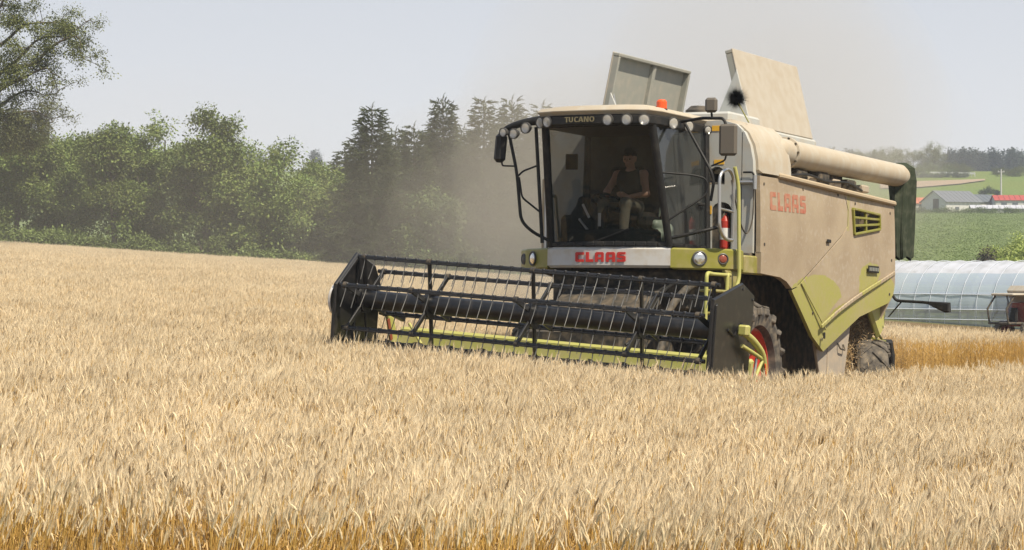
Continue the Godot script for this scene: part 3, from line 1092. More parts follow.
func make_farm() -> void:
	var white := mat("wall_white", lin(0.52, 0.52, 0.51), 0.8)
	var cream := mat("wall_cream", lin(0.48, 0.46, 0.42), 0.8)
	var slate := mat("roof_slate", lin(0.14, 0.15, 0.165), 0.6)
	var slate2 := mat("roof_dark", lin(0.10, 0.115, 0.13), 0.6)
	var red := mat("roof_red", lin(0.36, 0.06, 0.045), 0.6)
	var orange := mat("roof_orange", lin(0.48, 0.15, 0.07), 0.7)
	var p := on_ground(951, 462)
	var shed := house("farm_shed", "white farm shed with long grey roof and a dark gable door", p, deg_to_rad(32), Vector3(8.2, 2.0, 6.6), 3.9, white, slate, [[0.6, 1.5, 1.5, 2.0, "gable"], [-1.5, 0.8, 0.9, 0.5, "front"], [2.2, 0.8, 1.0, 0.5, "front"]])
	shed.get_child(0).material_override = white
	house("farm_shed", "lower farm shed with dark slate roof behind the white shed", on_ground(981, 470), deg_to_rad(32), Vector3(5.0, 1.7, 5.0), 3.0, cream, slate2, [[0.5, 1.0, 1.0, 0.7, "front"]])
	house("farm_house", "long white building under a bright red roof", on_ground(1016, 466), deg_to_rad(0), Vector3(8.2, 2.1, 4.5), 3.0, white, red, [[-2.6, 1.3, 1.0, 0.8, "front"], [-0.6, 1.3, 1.0, 0.8, "front"], [1.5, 1.3, 1.0, 0.8, "front"]], "building")
	house("farm_house", "small house with an orange roof beside the white shed", on_ground(914, 468), deg_to_rad(0), Vector3(3.2, 1.5, 4.5), 2.5, cream, orange, [[0.9, 1.0, 0.7, 0.6, "front"]], "building")
	# vinyl rows in front of the red roof
	var row := house("low_tunnel", "low whitish vinyl tunnel in front of the red roofed building", on_ground(998, 452), deg_to_rad(0), Vector3(9.5, 0.9, 2.0), 1.5, mat("vinyl", lin(0.38, 0.39, 0.42), 0.5), mat("vinyl_roof", lin(0.44, 0.45, 0.49), 0.5), [], "tunnel")
	row.position.y += 0.2
	# pole
	var t := thing("utility_pole", "thin grey utility pole on the slope behind the farm buildings", "pole", "", Transform3D(Basis(), on_ground(1001, 476)))
	var mb := MB.new()
	mb.tube([Vector3(0, -0.3, 0), Vector3(0, 7.2, 0)], [0.19, 0.13], 8)
	put(mb, "post", mat("concrete", lin(0.45, 0.45, 0.44), 0.9), t)
	mb = MB.new()
	mb.box(Vector3(0, 6.7, 0), Vector3(1.3, 0.1, 0.1))
	put(mb, "crossarm", mats.concrete, t)
	for s in [-0.5, 0.0, 0.5]:
		mb = MB.new()
		mb.lathe(Vector3(s, 6.75, 0), Vector3.UP, [[0.0, 0.05], [0.12, 0.06], [0.2, 0.02]], 8)
		put(mb, "insulator", mats.paper_white, t)
	# guard rail along the path on the hill
	t = thing("guard_rail", "long pale guard rail along the hillside road", "guard rail", "", Transform3D(Basis(), on_ground(950, 603)))
	var o := t.position
	var prev := Vector3.ZERO
	for i in 15:
		var q := on_ground(930 + 3.2 * i, 604 - 0.3 * i) - o
		mb = MB.new()
		mb.box(q + Vector3(0, 0.35, 0), Vector3(0.18, 1.1, 0.18))
		put(mb, "post", mats.concrete, t)
		if i > 0:
			mb = MB.new()
			mb.bar(prev + Vector3(0, 0.75, 0.14), q + Vector3(0, 0.75, 0.14), 0.08, 0.45)
			put(mb, "rail", mats.paper_white, t)
		prev = q
	# hillside bushes and trees
	var hill_green := Color(0.15, 0.175, 0.055)
	for a in [[884, 632, 5.2, 4.0], [898, 640, 6.2, 4.2], [914, 640, 5.4, 3.6], [934, 636, 8.0, 3.3], [868, 632, 5.5, 4.0], [850, 632, 5.2, 4.0]]:
		leafy_tree("hill_tree", "bushy tree on the crest of the hill behind the harvester", "trees on the crest of the hill", sight_x(a[0], a[1]), a[1], a[2], a[3], hill_green, 700 + int(a[0]), 0.05, 420, 1.15)
	for i in 13:
		bush("hill_bush", "broad green bush below the trees on the crest of the hill", "bushes below the crest of the hill", sight_x(884 + i * 6.5, 622), 622 - (i % 3) * 2, 2.4 + 0.8 * sin(i * 2.1) - 0.08 * i, 3.0, Color(0.155, 0.19, 0.06), 870 + i, 130)
	for i in 10:
		bush("hill_bush", "grey green bush in the row above the hillside path", "bushes above the hillside path", sight_x(906 + i * 6.6, 597), 597 - (i % 3), 1.5 + 0.3 * (i % 2), 1.6, Color(0.10, 0.12, 0.075), 740 + i, 60)
	for a in [[1012, 600, 2.6, 4.0], [1024, 605, 3.0, 4.2], [1000, 610, 2.0, 3.0], [962, 616, 3.0, 3.4], [950, 622, 3.4, 3.4]]:
		bush("hill_bush", "rounded yellow green bush in front of the far dark wood", "bushes before the far wood", sight_x(a[0], a[1]), a[1], a[2], a[3], Color(0.105, 0.115, 0.035), 760 + int(a[0]), 160)
	for a in [[984, 530, 1.5, 1.2], [991, 532, 1.7, 1.2], [996, 527, 1.2, 1.0]]:
		bush("dark_bush", "small dark bush on the green slope above the farm", "dark bushes on the slope above the farm", sight_x(a[0], a[1]), a[1], a[2], a[3], Color(0.045, 0.06, 0.025), 790 + int(a[0]), 70)
	# far wood, one mass
	var wood := stuff("far_wood", "far dark bluish wood on the skyline of the hill", "wood")
	rng.seed = 33
	var places := []
	for i in 150:
		var px := rng.randf_range(250, 1120) if i % 3 == 0 else rng.randf_range(945, 1120)
		var d := rng.randf_range(790, 850)
		var c := on_ground(px, d)
		var h := rng.randf_range(4.2, 6.8)
		var w := rng.randf_range(1.6, 2.6)
		var tone := rng.randf_range(0.8, 1.2)
		for k in 46:
			var u := rng.randf()
			var a := rng.randf() * TAU
			var rr := w * (1.05 - 0.75 * u) * sqrt(rng.randf())
			places.append([Transform3D(Basis(Vector3.UP, rng.randf() * TAU).scaled(Vector3.ONE * rng.randf_range(2.2, 3.6)), c + Vector3(cos(a) * rr, 0.3 + u * h, sin(a) * rr)), Color(0.032, 0.05, 0.03) * tone * rng.randf_range(0.8, 1.2)])
	scatter([leaf_sprig(430, 18, 0.42, 0.2), leaf_sprig(431, 18, 0.42, 0.2)], places, "foliage", mats.leaf, wood)
	# bushes at the near side of the crop field
	for a in [[1004, 176, 2.6, 1.7], [1020, 178, 3.0, 2.0], [1036, 172, 2.8, 1.8], [1012, 171, 2.0, 1.6], [994, 173, 1.7, 1.3], [958, 170, 0.9, 1.8], [935, 171, 0.7, 1.8], [975, 172, 1.1, 1.4]]:
		bush("field_bush", "pale green bush at the edge of the crop field behind the greenhouse", "pale bushes behind the greenhouse", sight_x(a[0], a[1]), a[1], a[2], a[3], Color(0.36, 0.42, 0.12), 800 + int(a[0]), 520)
	for a in [[985, 171, 2.5, 0.7], [978, 170, 1.7, 0.6]]:
		bush("dry_bush", "dark brownish twiggy bush beside the pale bushes behind the greenhouse", "dry bushes behind the greenhouse", sight_x(a[0], a[1]), a[1], a[2], a[3], Color(0.075, 0.06, 0.045), 820 + int(a[0]), 120)
	# the crop itself, low tufts over the whole slope
	var crop := stuff("crop", "low green crop covering the slope between greenhouse and farm", "crop")
	rng.seed = 64
	var tufts := []
	for i in 9000:
		var d := rng.randf_range(178.0, 450.0)
		var px := rng.randf_range(840.0, 1120.0)
		var k := rng.randf_range(0.75, 1.2)
		tufts.append([Transform3D(Basis(Vector3.UP, rng.randf() * TAU).scaled(Vector3(2.2, 0.9, 2.2) * rng.randf_range(0.7, 1.3)), on_ground(px, d, 0.12)), Color(0.21 * k, 0.265 * k, 0.105 * k)])
	scatter(small_sprigs, tufts, "plants", mats.leaf, crop)
	# hedge line before the farm buildings
	for i in 14:
		bush("hedge_bush", "low green bush in the hedge before the farm buildings", "hedge before the farm buildings", sight_x(900 + i * 10.0, 448), 448 - (i % 2), 0.9 + 0.25 * (i % 3), 1.7, Color(0.12, 0.155, 0.05), 840 + i, 50)

func make_other_harvester() -> void:
	# a small old harvester parked beyond the standing wheat, cut by the frame
	var d := 84.0
	var at := on_ground(1021, d)
	var t := thing("small_harvester", "small red and cream old harvester parked beside the plastic greenhouse", "harvester", "", Transform3D(Basis(Vector3.UP, deg_to_rad(-62)).scaled(Vector3.ONE * 0.78), at))
	var red := dusty("old_red", lin(0.30, 0.035, 0.025), lin(0.33, 0.20, 0.13), 0.35, 0.6, 1.0, 61)
	var mb := MB.new()
	# local: x to its left, z forwards (towards the left of the picture)
	mb.prism(PackedVector2Array([Vector2(-2.4, 0.75), Vector2(0.15, 0.75), Vector2(0.15, 1.75), Vector2(-2.4, 1.75)]), Vector3(-0.75, 0, 0), Vector3(0, 0, 1), Vector3.UP, Vector3(1.5, 0, 0), 0.04)
	put(mb, "body", red, t)
	mb = MB.new()
	mb.prism(PackedVector2Array([Vector2(-2.3, 1.75), Vector2(-0.1, 1.75), Vector2(0.1, 2.25), Vector2(-0.1, 2.45), Vector2(-2.3, 2.45)]), Vector3(-0.85, 0.01, 0), Vector3(0, 0, 1), Vector3.UP, Vector3(1.7, 0, 0), 0.05)
	put(mb, "grain_tank", mats.cream_dusty, t)
	for i in 7:   # louvres on the side
		mb = MB.new()
		mb.box(Vector3(0.78, 1.0 + 0.1 * i, -0.8), Vector3(0.05, 0.04, 1.1), 0.01)
		put(mb, "slat", mats.tan_dusty, t)
	for sx in [-0.62, 0.62]:
		for q in [[0.2, 0.25], [1.15, 0.85]]:
			mb = MB.new()
			mb.tube([Vector3(sx, 0.85, q[0]), Vector3(sx, 1.5, q[0] + 0.12 * signf(q[0] - 0.5)), Vector3(sx, 2.05, q[1])], 0.045, 6)
			put(mb, "cab_post", mats.dark_steel, t)
	mb = MB.new()
	mb.box(Vector3(0, 2.1, 0.55), Vector3(1.45, 0.1, 0.95), 0.04)
	put(mb, "cab_roof", mats.cream_dusty, t)
	mb = MB.new()
	mb.quad(Vector3(-0.6, 1.0, 1.13), Vector3(0.6, 1.0, 1.13), Vector3(0.6, 2.03, 0.86), Vector3(-0.6, 2.03, 0.86), Vector3.ZERO)
	put(mb, "windscreen", mats.side_glass, t)
	mb = MB.new()
	mb.box(Vector3(0, 0.9, 0.65), Vector3(1.4, 0.1, 1.1), 0.03)
	put(mb, "cab_floor", mats.dark_steel, t)
	mb = MB.new()
	mb.box(Vector3(0, 1.25, 0.4), Vector3(0.5, 0.6, 0.15), 0.05)
	put(mb, "seat", mats.cab_trim, t)
	for sx in [-1.0, 1.0]:
		for q in [[0.2, 0.5], [-1.9, 0.4]]:
			wheel(t, Vector3(0.85 * sx, q[1], q[0]), q[1], 0.32, sx, 10, red)

# ---------------------------------------------------------------- the combine harvester
# local axes: x to the machine's left side, y up, z forwards; the origin is on the ground under the front axle

func wheel(parent: Node3D, at: Vector3, r: float, w: float, side: float, lugs: int, rim_m: Material, steer := 0.0, big := false) -> void:
	var t := Node3D.new()
	t.name = "wheel"
	t.transform = Transform3D(Basis(Vector3.UP, steer), at)
	parent.add_child(t, true)
	var ax := Vector3(side, 0, 0)
	var h := w / 2.0
	var mb := MB.new()
	var rr := r * 0.60   # rim radius
	mb.lathe(Vector3.ZERO, ax, [[-h * 0.62, rr], [-h * 0.92, rr * 1.08], [-h, r * 0.80], [-h * 0.93, r * 0.91], [-h * 0.70, r * 0.955], [0, r * 0.965], [h * 0.70, r * 0.955], [h * 0.93, r * 0.91], [h, r * 0.80], [h * 0.92, rr * 1.08], [h * 0.62, rr]], 40)
	for i in lugs:
		for s in [-1.0, 1.0]:
			var a: float = TAU * (i + (0.5 if s > 0 else 0.0)) / lugs
			var b: float = a + (0.42 if lugs < 16 else 0.30)
			var e0 := Vector3(s * h * 0.05, cos(a) * r * 0.955, sin(a) * r * 0.955)
			var mid := Vector3(s * h * 0.55, cos(lerpf(a, b, 0.6)) * r * 0.955, sin(lerpf(a, b, 0.6)) * r * 0.955)
			var e1 := Vector3(s * h * 0.97, cos(b) * r * 0.90, sin(b) * r * 0.90)
			var e2 := Vector3(s * h * 1.0, cos(b + 0.02) * r * 0.80, sin(b + 0.02) * r * 0.80)
			for pr in [[e0, mid], [mid, e1], [e1, e2]]:
				var radial := Vector3(0, pr[0].y + pr[1].y, pr[0].z + pr[1].z).normalized()
				mb.bar(pr[0], pr[1] + (pr[1] - pr[0]) * 0.08, r * 0.085, r * 0.095, r * 0.014, radial)
	put(mb, "tyre", mats.rubber, t)
	mb = MB.new()
	mb.lathe(Vector3.ZERO, ax, [[-h * 0.62, rr], [h * 0.64, rr * 1.03], [h * 0.66, rr * 0.95], [h * 0.40, rr * 0.88], [h * 0.10, rr * 0.62], [h * 0.12, rr * 0.38], [h * 0.30, rr * 0.34], [h * 0.32, 0.0]], 36)
	put(mb, "rim", rim_m, t)
	mb = MB.new()
	mb.lathe(ax * h * 0.30, ax, [[0, rr * 0.24], [0.06, rr * 0.22], [0.08, rr * 0.12], [0.10, 0.0]], 20)
	if big:
		for i in 8:
			var a := TAU * i / 8.0
			mb.lathe(ax * h * 0.12 + Vector3(0, cos(a), sin(a)) * rr * 0.5, ax, [[0, 0.022], [0.03, 0.022], [0.031, 0.0]], 6)
	put(mb, "hub", mats.dull_beige, t)

func letters(word: String, size: float, u: Vector3, w: Vector3, depth: Vector3, at: Vector3) -> MB:
	# heavy square letters with clipped corners, drawn along u from «at»
	var V := func(a: Array) -> PackedVector2Array:
		var p := PackedVector2Array()
		for k in range(0, a.size(), 2): p.append(Vector2(a[k], a[k + 1]))
		return p
	var shapes := {
		"C": [V.call([0.1, 0, 0.8, 0, 0.8, 0.27, 0.31, 0.27, 0.27, 0.31, 0.27, 0.69, 0.31, 0.73, 0.8, 0.73, 0.8, 1, 0.1, 1, 0, 0.9, 0, 0.1])],
		"L": [V.call([0, 0, 0.68, 0, 0.68, 0.27, 0.28, 0.27, 0.28, 1, 0, 1])],
		"A": [V.call([0, 0, 0.26, 0, 0.26, 0.25, 0.42, 0.25, 0.42, 0.46, 0.26, 0.46, 0.26, 0.74, 0.42, 0.74, 0.42, 1, 0.12, 1, 0, 0.88]), V.call([0.42, 0.25, 0.58, 0.25, 0.58, 0, 0.84, 0, 0.84, 0.88, 0.72, 1, 0.42, 1, 0.42, 0.74, 0.58, 0.74, 0.58, 0.46, 0.42, 0.46])],
		"S": [V.call([0, 0, 0.7, 0, 0.8, 0.1, 0.8, 0.53, 0.71, 0.62, 0.27, 0.62, 0.27, 0.74, 0.78, 0.74, 0.78, 1, 0.1, 1, 0, 0.9, 0, 0.48, 0.1, 0.38, 0.53, 0.38, 0.53, 0.26, 0, 0.26])]}
	var wide := {"C": 0.8, "L": 0.68, "A": 0.84, "S": 0.8}
	var mb := MB.new()
	var x := 0.0
	for ch in word:
		for shape in shapes[ch]:
			var p := PackedVector2Array()
			for q in shape: p.append(Vector2(x + q.x, q.y) * size)
			mb.prism(p, at, u, w, depth)
		x += wide[ch] + 0.20
	return mb

func flat_panel(poly: PackedVector2Array, x: Callable, thick: float) -> MB:
	# a side panel in the (z, y) plane, cut into cells so that it can bulge; uv from the position
	var mb := MB.new()
	var zmin := 99.0
	var zmax := -99.0
	var ymin := 99.0
	var ymax := -99.0
	for p in poly:
		zmin = minf(zmin, p.x); zmax = maxf(zmax, p.x)
		ymin = minf(ymin, p.y); ymax = maxf(ymax, p.y)
	var cell := 0.2
	var nrm := func(z: float, y: float) -> Vector3:
		var dz: float = (x.call(z + 0.02, y) - x.call(z - 0.02, y)) / 0.04
		var dy: float = (x.call(z, y + 0.02) - x.call(z, y - 0.02)) / 0.04
		return Vector3(1, -dy, -dz).normalized()
	var zz := floorf(zmin / cell) * cell
	while zz < zmax:
		var yy := floorf(ymin / cell) * cell
		while yy < ymax:
			var sq := PackedVector2Array([Vector2(zz, yy), Vector2(zz + cell, yy), Vector2(zz + cell, yy + cell), Vector2(zz, yy + cell)])
			for piece in Geometry2D.intersect_polygons(poly, sq):
				var idx := Geometry2D.triangulate_polygon(piece)
				for i in range(0, idx.size(), 3):
					var a: Vector2 = piece[idx[i]]
					var b: Vector2 = piece[idx[i + 1]]
					var c: Vector2 = piece[idx[i + 2]]
					mb.tri(Vector3(x.call(a.x, a.y), a.y, a.x), Vector3(x.call(b.x, b.y), b.y, b.x), Vector3(x.call(c.x, c.y), c.y, c.x), nrm.call(a.x, a.y), nrm.call(b.x, b.y), nrm.call(c.x, c.y))
			yy += cell
		zz += cell
	var n := poly.size()
	for i in n:   # folded rim
		var a := poly[i]
		var b := poly[(i + 1) % n]
		var steps := maxi(1, int(a.distance_to(b) / 0.2))
		for k in steps:
			var p := a.lerp(b, float(k) / steps)
			var q := a.lerp(b, float(k + 1) / steps)
			var pa := Vector3(x.call(p.x, p.y), p.y, p.x)
			var pb := Vector3(x.call(q.x, q.y), q.y, q.x)
			mb.quad(pa, pb, pb - Vector3(thick, 0, 0), pa - Vector3(thick, 0, 0), Vector3(1.4, 2.4, -2.7))
	for p in mb.v: mb.uv.append(Vector2((0.3 - p.z) / 6.0, (3.6 - p.y) / 2.6))
	return mb

func panel_paint() -> StandardMaterial3D:
	# green paint under a coat of tan dust, with the places where the dust came off
	var w := 1024
	var h := 444
	var img := Image.create(w, h, false, Image.FORMAT_RGB8)
	var clean := [
		PackedVector2Array([Vector2(-1.15, 1.95), Vector2(-1.60, 2.12), Vector2(-2.66, 1.42), Vector2(-2.62, 1.05), Vector2(-2.05, 1.12)]),
		PackedVector2Array([Vector2(-1.70, 2.11), Vector2(-2.00, 2.16), Vector2(-2.51, 2.13), Vector2(-2.85, 2.07), Vector2(-3.10, 1.97), Vector2(-3.21, 1.87), Vector2(-2.46, 1.50), Vector2(-2.2, 1.40)]),
		PackedVector2Array([Vector2(-2.30, 1.46), Vector2(-2.93, 1.67), Vector2(-3.55, 1.84), Vector2(-4.18, 1.99), Vector2(-4.83, 2.15), Vector2(-5.20, 2.20), Vector2(-5.40, 2.08), Vector2(-5.5, 1.8), Vector2(-5.2, 1.6), Vector2(-2.58, 0.9)]),
		PackedVector2Array([Vector2(-3.91, 2.19), Vector2(-4.00, 2.31), Vector2(-4.30, 2.38), Vector2(-4.65, 2.36), Vector2(-4.79, 2.23), Vector2(-4.60, 2.05), Vector2(-3.90, 1.90)])]
	var f := FastNoiseLite.new()
	f.seed = 8
	f.frequency = 0.9
	f.fractal_octaves = 5
	var g := FastNoiseLite.new()
	g.seed = 9
	g.frequency = 9.0
	g.fractal_octaves = 3
	var dust := Color(0.375, 0.305, 0.215)
	var dust2 := Color(0.305, 0.24, 0.165)
	var pale := Color(0.43, 0.37, 0.295)
	var paint := Color(0.33, 0.32, 0.085)
	for j in h:
		for i in w:
			var z := 0.3 - 6.0 * (i + 0.5) / w
			var y := 3.6 - 2.6 * (j + 0.5) / h
			var k := f.get_noise_2d(z, y)
			var s := g.get_noise_2d(z, y)
			var c := dust.lerp(dust2, clampf(0.5 + k * 1.1 + s * 0.35, 0.0, 1.0))
			c = c.lerp(pale, clampf(s * 0.8 - 0.05 + 0.5 * f.get_noise_2d(z * 0.35 + 40.0, y * 2.2), 0.0, 0.75))
			var q := Vector2(z + 0.05 * k + 0.015 * s, y + 0.05 * f.get_noise_2d(y + 7.0, z) + 0.012 * s)
			var inside := false
			if y < 2.5:
				for p in clean:
					if Geometry2D.is_point_in_polygon(q, p):
						inside = true
						break
			if inside:
				c = paint.lerp(dust, clampf(0.16 + 0.3 * k + 0.25 * s, 0.04, 0.5))
			elif absf(z + 3.42 + 0.1 * (y - 3.1)) < 0.06 + 0.05 * k and y > 2.8:
				c = c.lerp(paint, 0.45)
			elif z < -3.45 and z > -4.0 and y > 3.05 and k > 0.02:
				c = c.lerp(paint, 0.25)
			img.set_pixel(i, j, c.linear_to_srgb())
	var m := mat("panel_paint", Color.WHITE, 0.62, 0.0, 0.4)
	m.albedo_texture = ImageTexture.create_from_image(img)
	return m

func work_light(parent: Node3D, at: Vector3, facing: Vector3, r := 0.085) -> void:
	var mb := MB.new()
	var z := facing.normalized()
	mb.lathe(at - z * 0.09, z, [[0.0, 0.0], [0.01, r * 0.6], [0.06, r * 0.95], [0.09, r], [0.10, r], [0.102, r * 0.88]], 18)
	var o := put(mb, "work_light", mats.lamp_rim, parent)
	mb = MB.new()
	mb.lathe(at - z * 0.03, z, [[0.0, 0.0], [0.012, r * 0.5], [0.03, r * 0.87]], 18)
	put(mb, "reflector", mats.reflector, o)
	mb = MB.new()
	mb.lathe(at + z * 0.002, z, [[0.0, r * 0.89], [0.012, r * 0.6], [0.017, 0.0]], 18)
	put(mb, "lens", mats.lamp_glass, o)

func make_combine() -> void:
	var t := thing("combine_harvester", "large dusty green and cream combine harvester with wide black reel cutting wheat", "combine harvester", "", machine)
	combine_body(t)
	combine_cab(t)
	combine_header(t)
	wheel(t, Vector3(1.31, 0.87, 0), 0.87, 0.62, 1.0, 18, mats.rim_red, 0.0, true)
	wheel(t, Vector3(-1.31, 0.87, 0), 0.87, 0.62, -1.0, 18, mats.rim_red, 0.0, true)
	wheel(t, Vector3(1.30, 0.64, -5.2), 0.64, 0.48, 1.0, 13, mats.rim_red, deg_to_rad(22))
	wheel(t, Vector3(-1.30, 0.64, -5.2), 0.64, 0.48, -1.0, 13, mats.rim_red, deg_to_rad(22))

func combine_body(t: Node3D) -> void:
	var mb := MB.new()
	var paint := panel_paint()
	# dark inner structure
	mb.box(Vector3(0, 2.70, -2.6), Vector3(2.2, 1.16, 5.3), 0.02)
	mb.box(Vector3(0, 1.32, -2.15), Vector3(1.86, 1.6, 5.2), 0.02)
	put(mb, "chassis", mats.dark_steel, t)
	mb = MB.new()
	mb.box(Vector3(0, 0.87, 0), Vector3(2.1, 0.3, 0.34), 0.05)
	put(mb, "front_axle", mats.dark_steel, t)
	mb = MB.new()
	mb.box(Vector3(0, 0.64, -5.2), Vector3(2.2, 0.2, 0.2), 0.04)
	put(mb, "rear_axle", mats.dark_steel, t)
	# left side panels: front one, rear one
	var bulge := func(z: float, y: float) -> float:
		return 1.535 + 0.05 * (1.0 - pow((y - 2.5) / 1.0, 2.0) * 0.6) + 0.02 * sin((z + 0.5) * 0.6)
	var proud := func(z: float, y: float) -> float: return bulge.call(z, y) + 0.012
	mb = flat_panel(PackedVector2Array([Vector2(0.02, 3.36), Vector2(0.02, 2.36), Vector2(-0.60, 2.35), Vector2(-0.91, 2.24), Vector2(-1.20, 2.11), Vector2(-1.42, 1.99), Vector2(-1.97, 2.22), Vector2(-3.19, 2.75), Vector2(-3.36, 2.87), Vector2(-3.40, 3.09), Vector2(-3.22, 3.38)]), bulge, 0.06)
	put(mb, "side_panel", paint, t)
	# mudguard over the wheel, standing a little proud
	mb = flat_panel(PackedVector2Array([Vector2(0.02, 2.375), Vector2(0.02, 2.10), Vector2(-0.70, 2.07), Vector2(-0.95, 2.02), Vector2(-1.17, 1.93), Vector2(-1.40, 1.975), Vector2(-1.20, 2.125), Vector2(-0.91, 2.255), Vector2(-0.60, 2.365)]), proud, 0.08)
	put(mb, "mudguard", paint, t)
	# rear panel, with a hole for the grille
	var rear := PackedVector2Array([Vector2(-3.245, 3.375), Vector2(-3.425, 3.09), Vector2(-3.385, 2.86), Vector2(-3.205, 2.73), Vector2(-1.985, 2.20), Vector2(-1.44, 1.97), Vector2(-1.19, 1.91), Vector2(-2.12, 1.30), Vector2(-2.60, 1.10), Vector2(-3.98, 1.60), Vector2(-5.18, 1.82), Vector2(-5.38, 1.95), Vector2(-5.43, 2.1), Vector2(-5.39, 3.24), Vector2(-5.33, 3.27)])
	var hole := PackedVector2Array([Vector2(-3.56, 3.12), Vector2(-4.70, 3.09), Vector2(-4.72, 2.88), Vector2(-3.62, 2.76)])
	var seam := PackedVector2Array([Vector2(-4.1, 3.5), Vector2(-4.1, 1.0), Vector2(-6, 1.0), Vector2(-6, 3.5)])
	for half in [Geometry2D.intersect_polygons(rear, seam), Geometry2D.clip_polygons(rear, seam)]:
		for a in half:
			for piece in Geometry2D.clip_polygons(a, hole):
				put(flat_panel(piece, bulge, 0.05), "side_panel", paint, t)
	# grille: frame and slats
	mb = MB.new()
	var gx := 1.572
	for i in 4:
		mb.bar(Vector3(gx, hole[i].y, hole[i].x), Vector3(gx, hole[(i + 1) % 4].y, hole[(i + 1) % 4].x), 0.035, 0.05, 0.008, Vector3.RIGHT)
	var grille := put(mb, "grille", mats.green_paint, t)
	for i in 2:
		mb = MB.new()
		var k := (i + 1) / 3.0
		mb.bar(Vector3(gx - 0.01, lerpf(3.12, 2.76, k), lerpf(-3.56, -3.62, k)), Vector3(gx - 0.01, lerpf(3.09, 2.88, k), -4.71), 0.034, 0.045, 0.006, Vector3.RIGHT)
		put(mb, "slat", mats.green_paint, grille)
	mb = MB.new()
	mb.bar(Vector3(gx - 0.012, 3.11, -4.12), Vector3(gx - 0.012, 2.82, -4.15), 0.045, 0.04, 0.006, Vector3.RIGHT)
	put(mb, "slat", mats.green_paint, grille)
	# pressed ridge across the rear panel and the folded lower front edge
	mb = MB.new()
	var ridge := [Vector3(1.588, 1.44, -2.30), Vector3(1.59, 1.65, -2.93), Vector3(1.594, 1.83, -3.55), Vector3(1.596, 1.99, -4.18), Vector3(1.594, 2.14, -4.83), Vector3(1.582, 2.27, -5.40)]
	var rc := curve(ridge, 5)
	for i in rc.size() - 1: mb.bar(rc[i], rc[i + 1], 0.06, 0.026, 0.010, Vector3.RIGHT)
	for p in mb.v: mb.uv.append(Vector2((0.3 - p.z) / 6.0, (3.6 - p.y - 0.05) / 2.6))
	put(mb, "pressed_ridge", paint, t)
	mb = MB.new()
	mb.bar(Vector3(1.578, 2.02, -1.52), Vector3(1.575, 1.40, -2.52), 0.03, 0.014, 0.006, Vector3.RIGHT)
	for p in mb.v: mb.uv.append(Vector2((0.3 - p.z) / 6.0, (3.6 - p.y) / 2.6))
	put(mb, "pressed_ridge", paint, t)
	# badge and lettering
	mb = MB.new()
	mb.box(Vector3(1.60, 2.29, -4.40), Vector3(0.012, 0.10, 0.46), 0.004)
	var badge := put(mb, "badge", mats.cab_trim, t)
	mb = MB.new()
	for i in 6: mb.box(Vector3(1.608, 2.29, -4.22 - 0.07 * i), Vector3(0.006, 0.05, 0.045))
	put(mb, "badge_print", mats.steel_bright, badge)
	mb = letters("CLAAS", 0.24, Vector3(0, 0.012, -1) * 1.19, Vector3.UP, Vector3(0.003, 0, 0), Vector3(1.584, 2.935, -0.33))
	for i in mb.v.size(): mb.v[i].x += bulge.call(mb.v[i].z, mb.v[i].y) - 1.583
	put(mb, "lettering", mats.letter_faded, t)
	for q in [[-0.12, 3.26], [-0.12, 2.48], [-1.6, 3.28], [-3.0, 3.28], [-3.7, 3.20], [-5.2, 3.14], [-5.25, 2.45], [-2.5, 1.27], [-2.05, 1.62], [-5.2, 1.95]]:
		mb = MB.new()
		mb.lathe(Vector3(bulge.call(q[0], q[1]) - 0.002, q[1], q[0]), Vector3.RIGHT, [[0, 0.022], [0.010, 0.020], [0.012, 0.0]], 10)
		put(mb, "bolt", mats.dark_steel, t)
	mb = MB.new()
	mb.box(Vector3(1.588, 2.62, -2.55), Vector3(0.02, 0.05, 0.14), 0.008)
	mb.box(Vector3(1.585, 1.32, -2.42), Vector3(0.02, 0.09, 0.05), 0.008)
	put(mb, "latch", mats.black_plastic, t)
	# ledge along the top of the panels
	mb = MB.new()
	mb.bar(Vector3(1.47, 3.40, -0.65), Vector3(1.47, 3.29, -5.38), 0.28, 0.07, 0.02)
	put(mb, "top_ledge", mats.tan_dusty, t)
	mb = MB.new()
	mb.prism(PackedVector2Array([Vector2(-1.56, 3.33), Vector2(-1.56, 1.9), Vector2(-1.2, 1.2), Vector2(1.2, 1.2), Vector2(1.56, 1.9), Vector2(1.56, 3.22), Vector2(1.3, 3.30)]), Vector3(0, 0, -5.30), Vector3.RIGHT, Vector3.UP, Vector3(0, 0, -0.07), 0.02)
	put(mb, "rear_wall", mats.tan_dusty, t)
	# right side panel (mostly unseen)
	mb = MB.new()
	mb.prism(PackedVector2Array([Vector2(0.02, 3.36), Vector2(0.02, 2.1), Vector2(-1.17, 1.93), Vector2(-2.60, 1.12), Vector2(-5.2, 1.85), Vector2(-5.3, 3.27)]), Vector3(-1.5, 0, 0), Vector3(0, 0, 1), Vector3.UP, Vector3(-0.06, 0, 0), 0.01)
	put(mb, "side_panel", mats.tan_dusty, t)
	# machinery showing between the ledge and the unloading tube
	mb = MB.new()
	mb.box(Vector3(1.05, 3.50, -2.6), Vector3(0.5, 0.28, 2.6), 0.04)
	put(mb, "engine_deck", mats.dark_steel, t)
	for a in [[-1.9, 0.10], [-2.3, 0.05], [-2.75, 0.12], [-3.3, 0.06], [-3.9, 0.09], [-4.5, 0.05]]:
		mb = MB.new()
		mb.box(Vector3(1.36, 3.43 + a[1] * 0.5, a[0]), Vector3(0.16, a[1] + 0.06, 0.18 + 2.0 * a[1]), 0.02)
		put(mb, "engine_cover", mats.dull_beige if a[1] < 0.08 else mats.dark_steel, t)
	mb = MB.new()
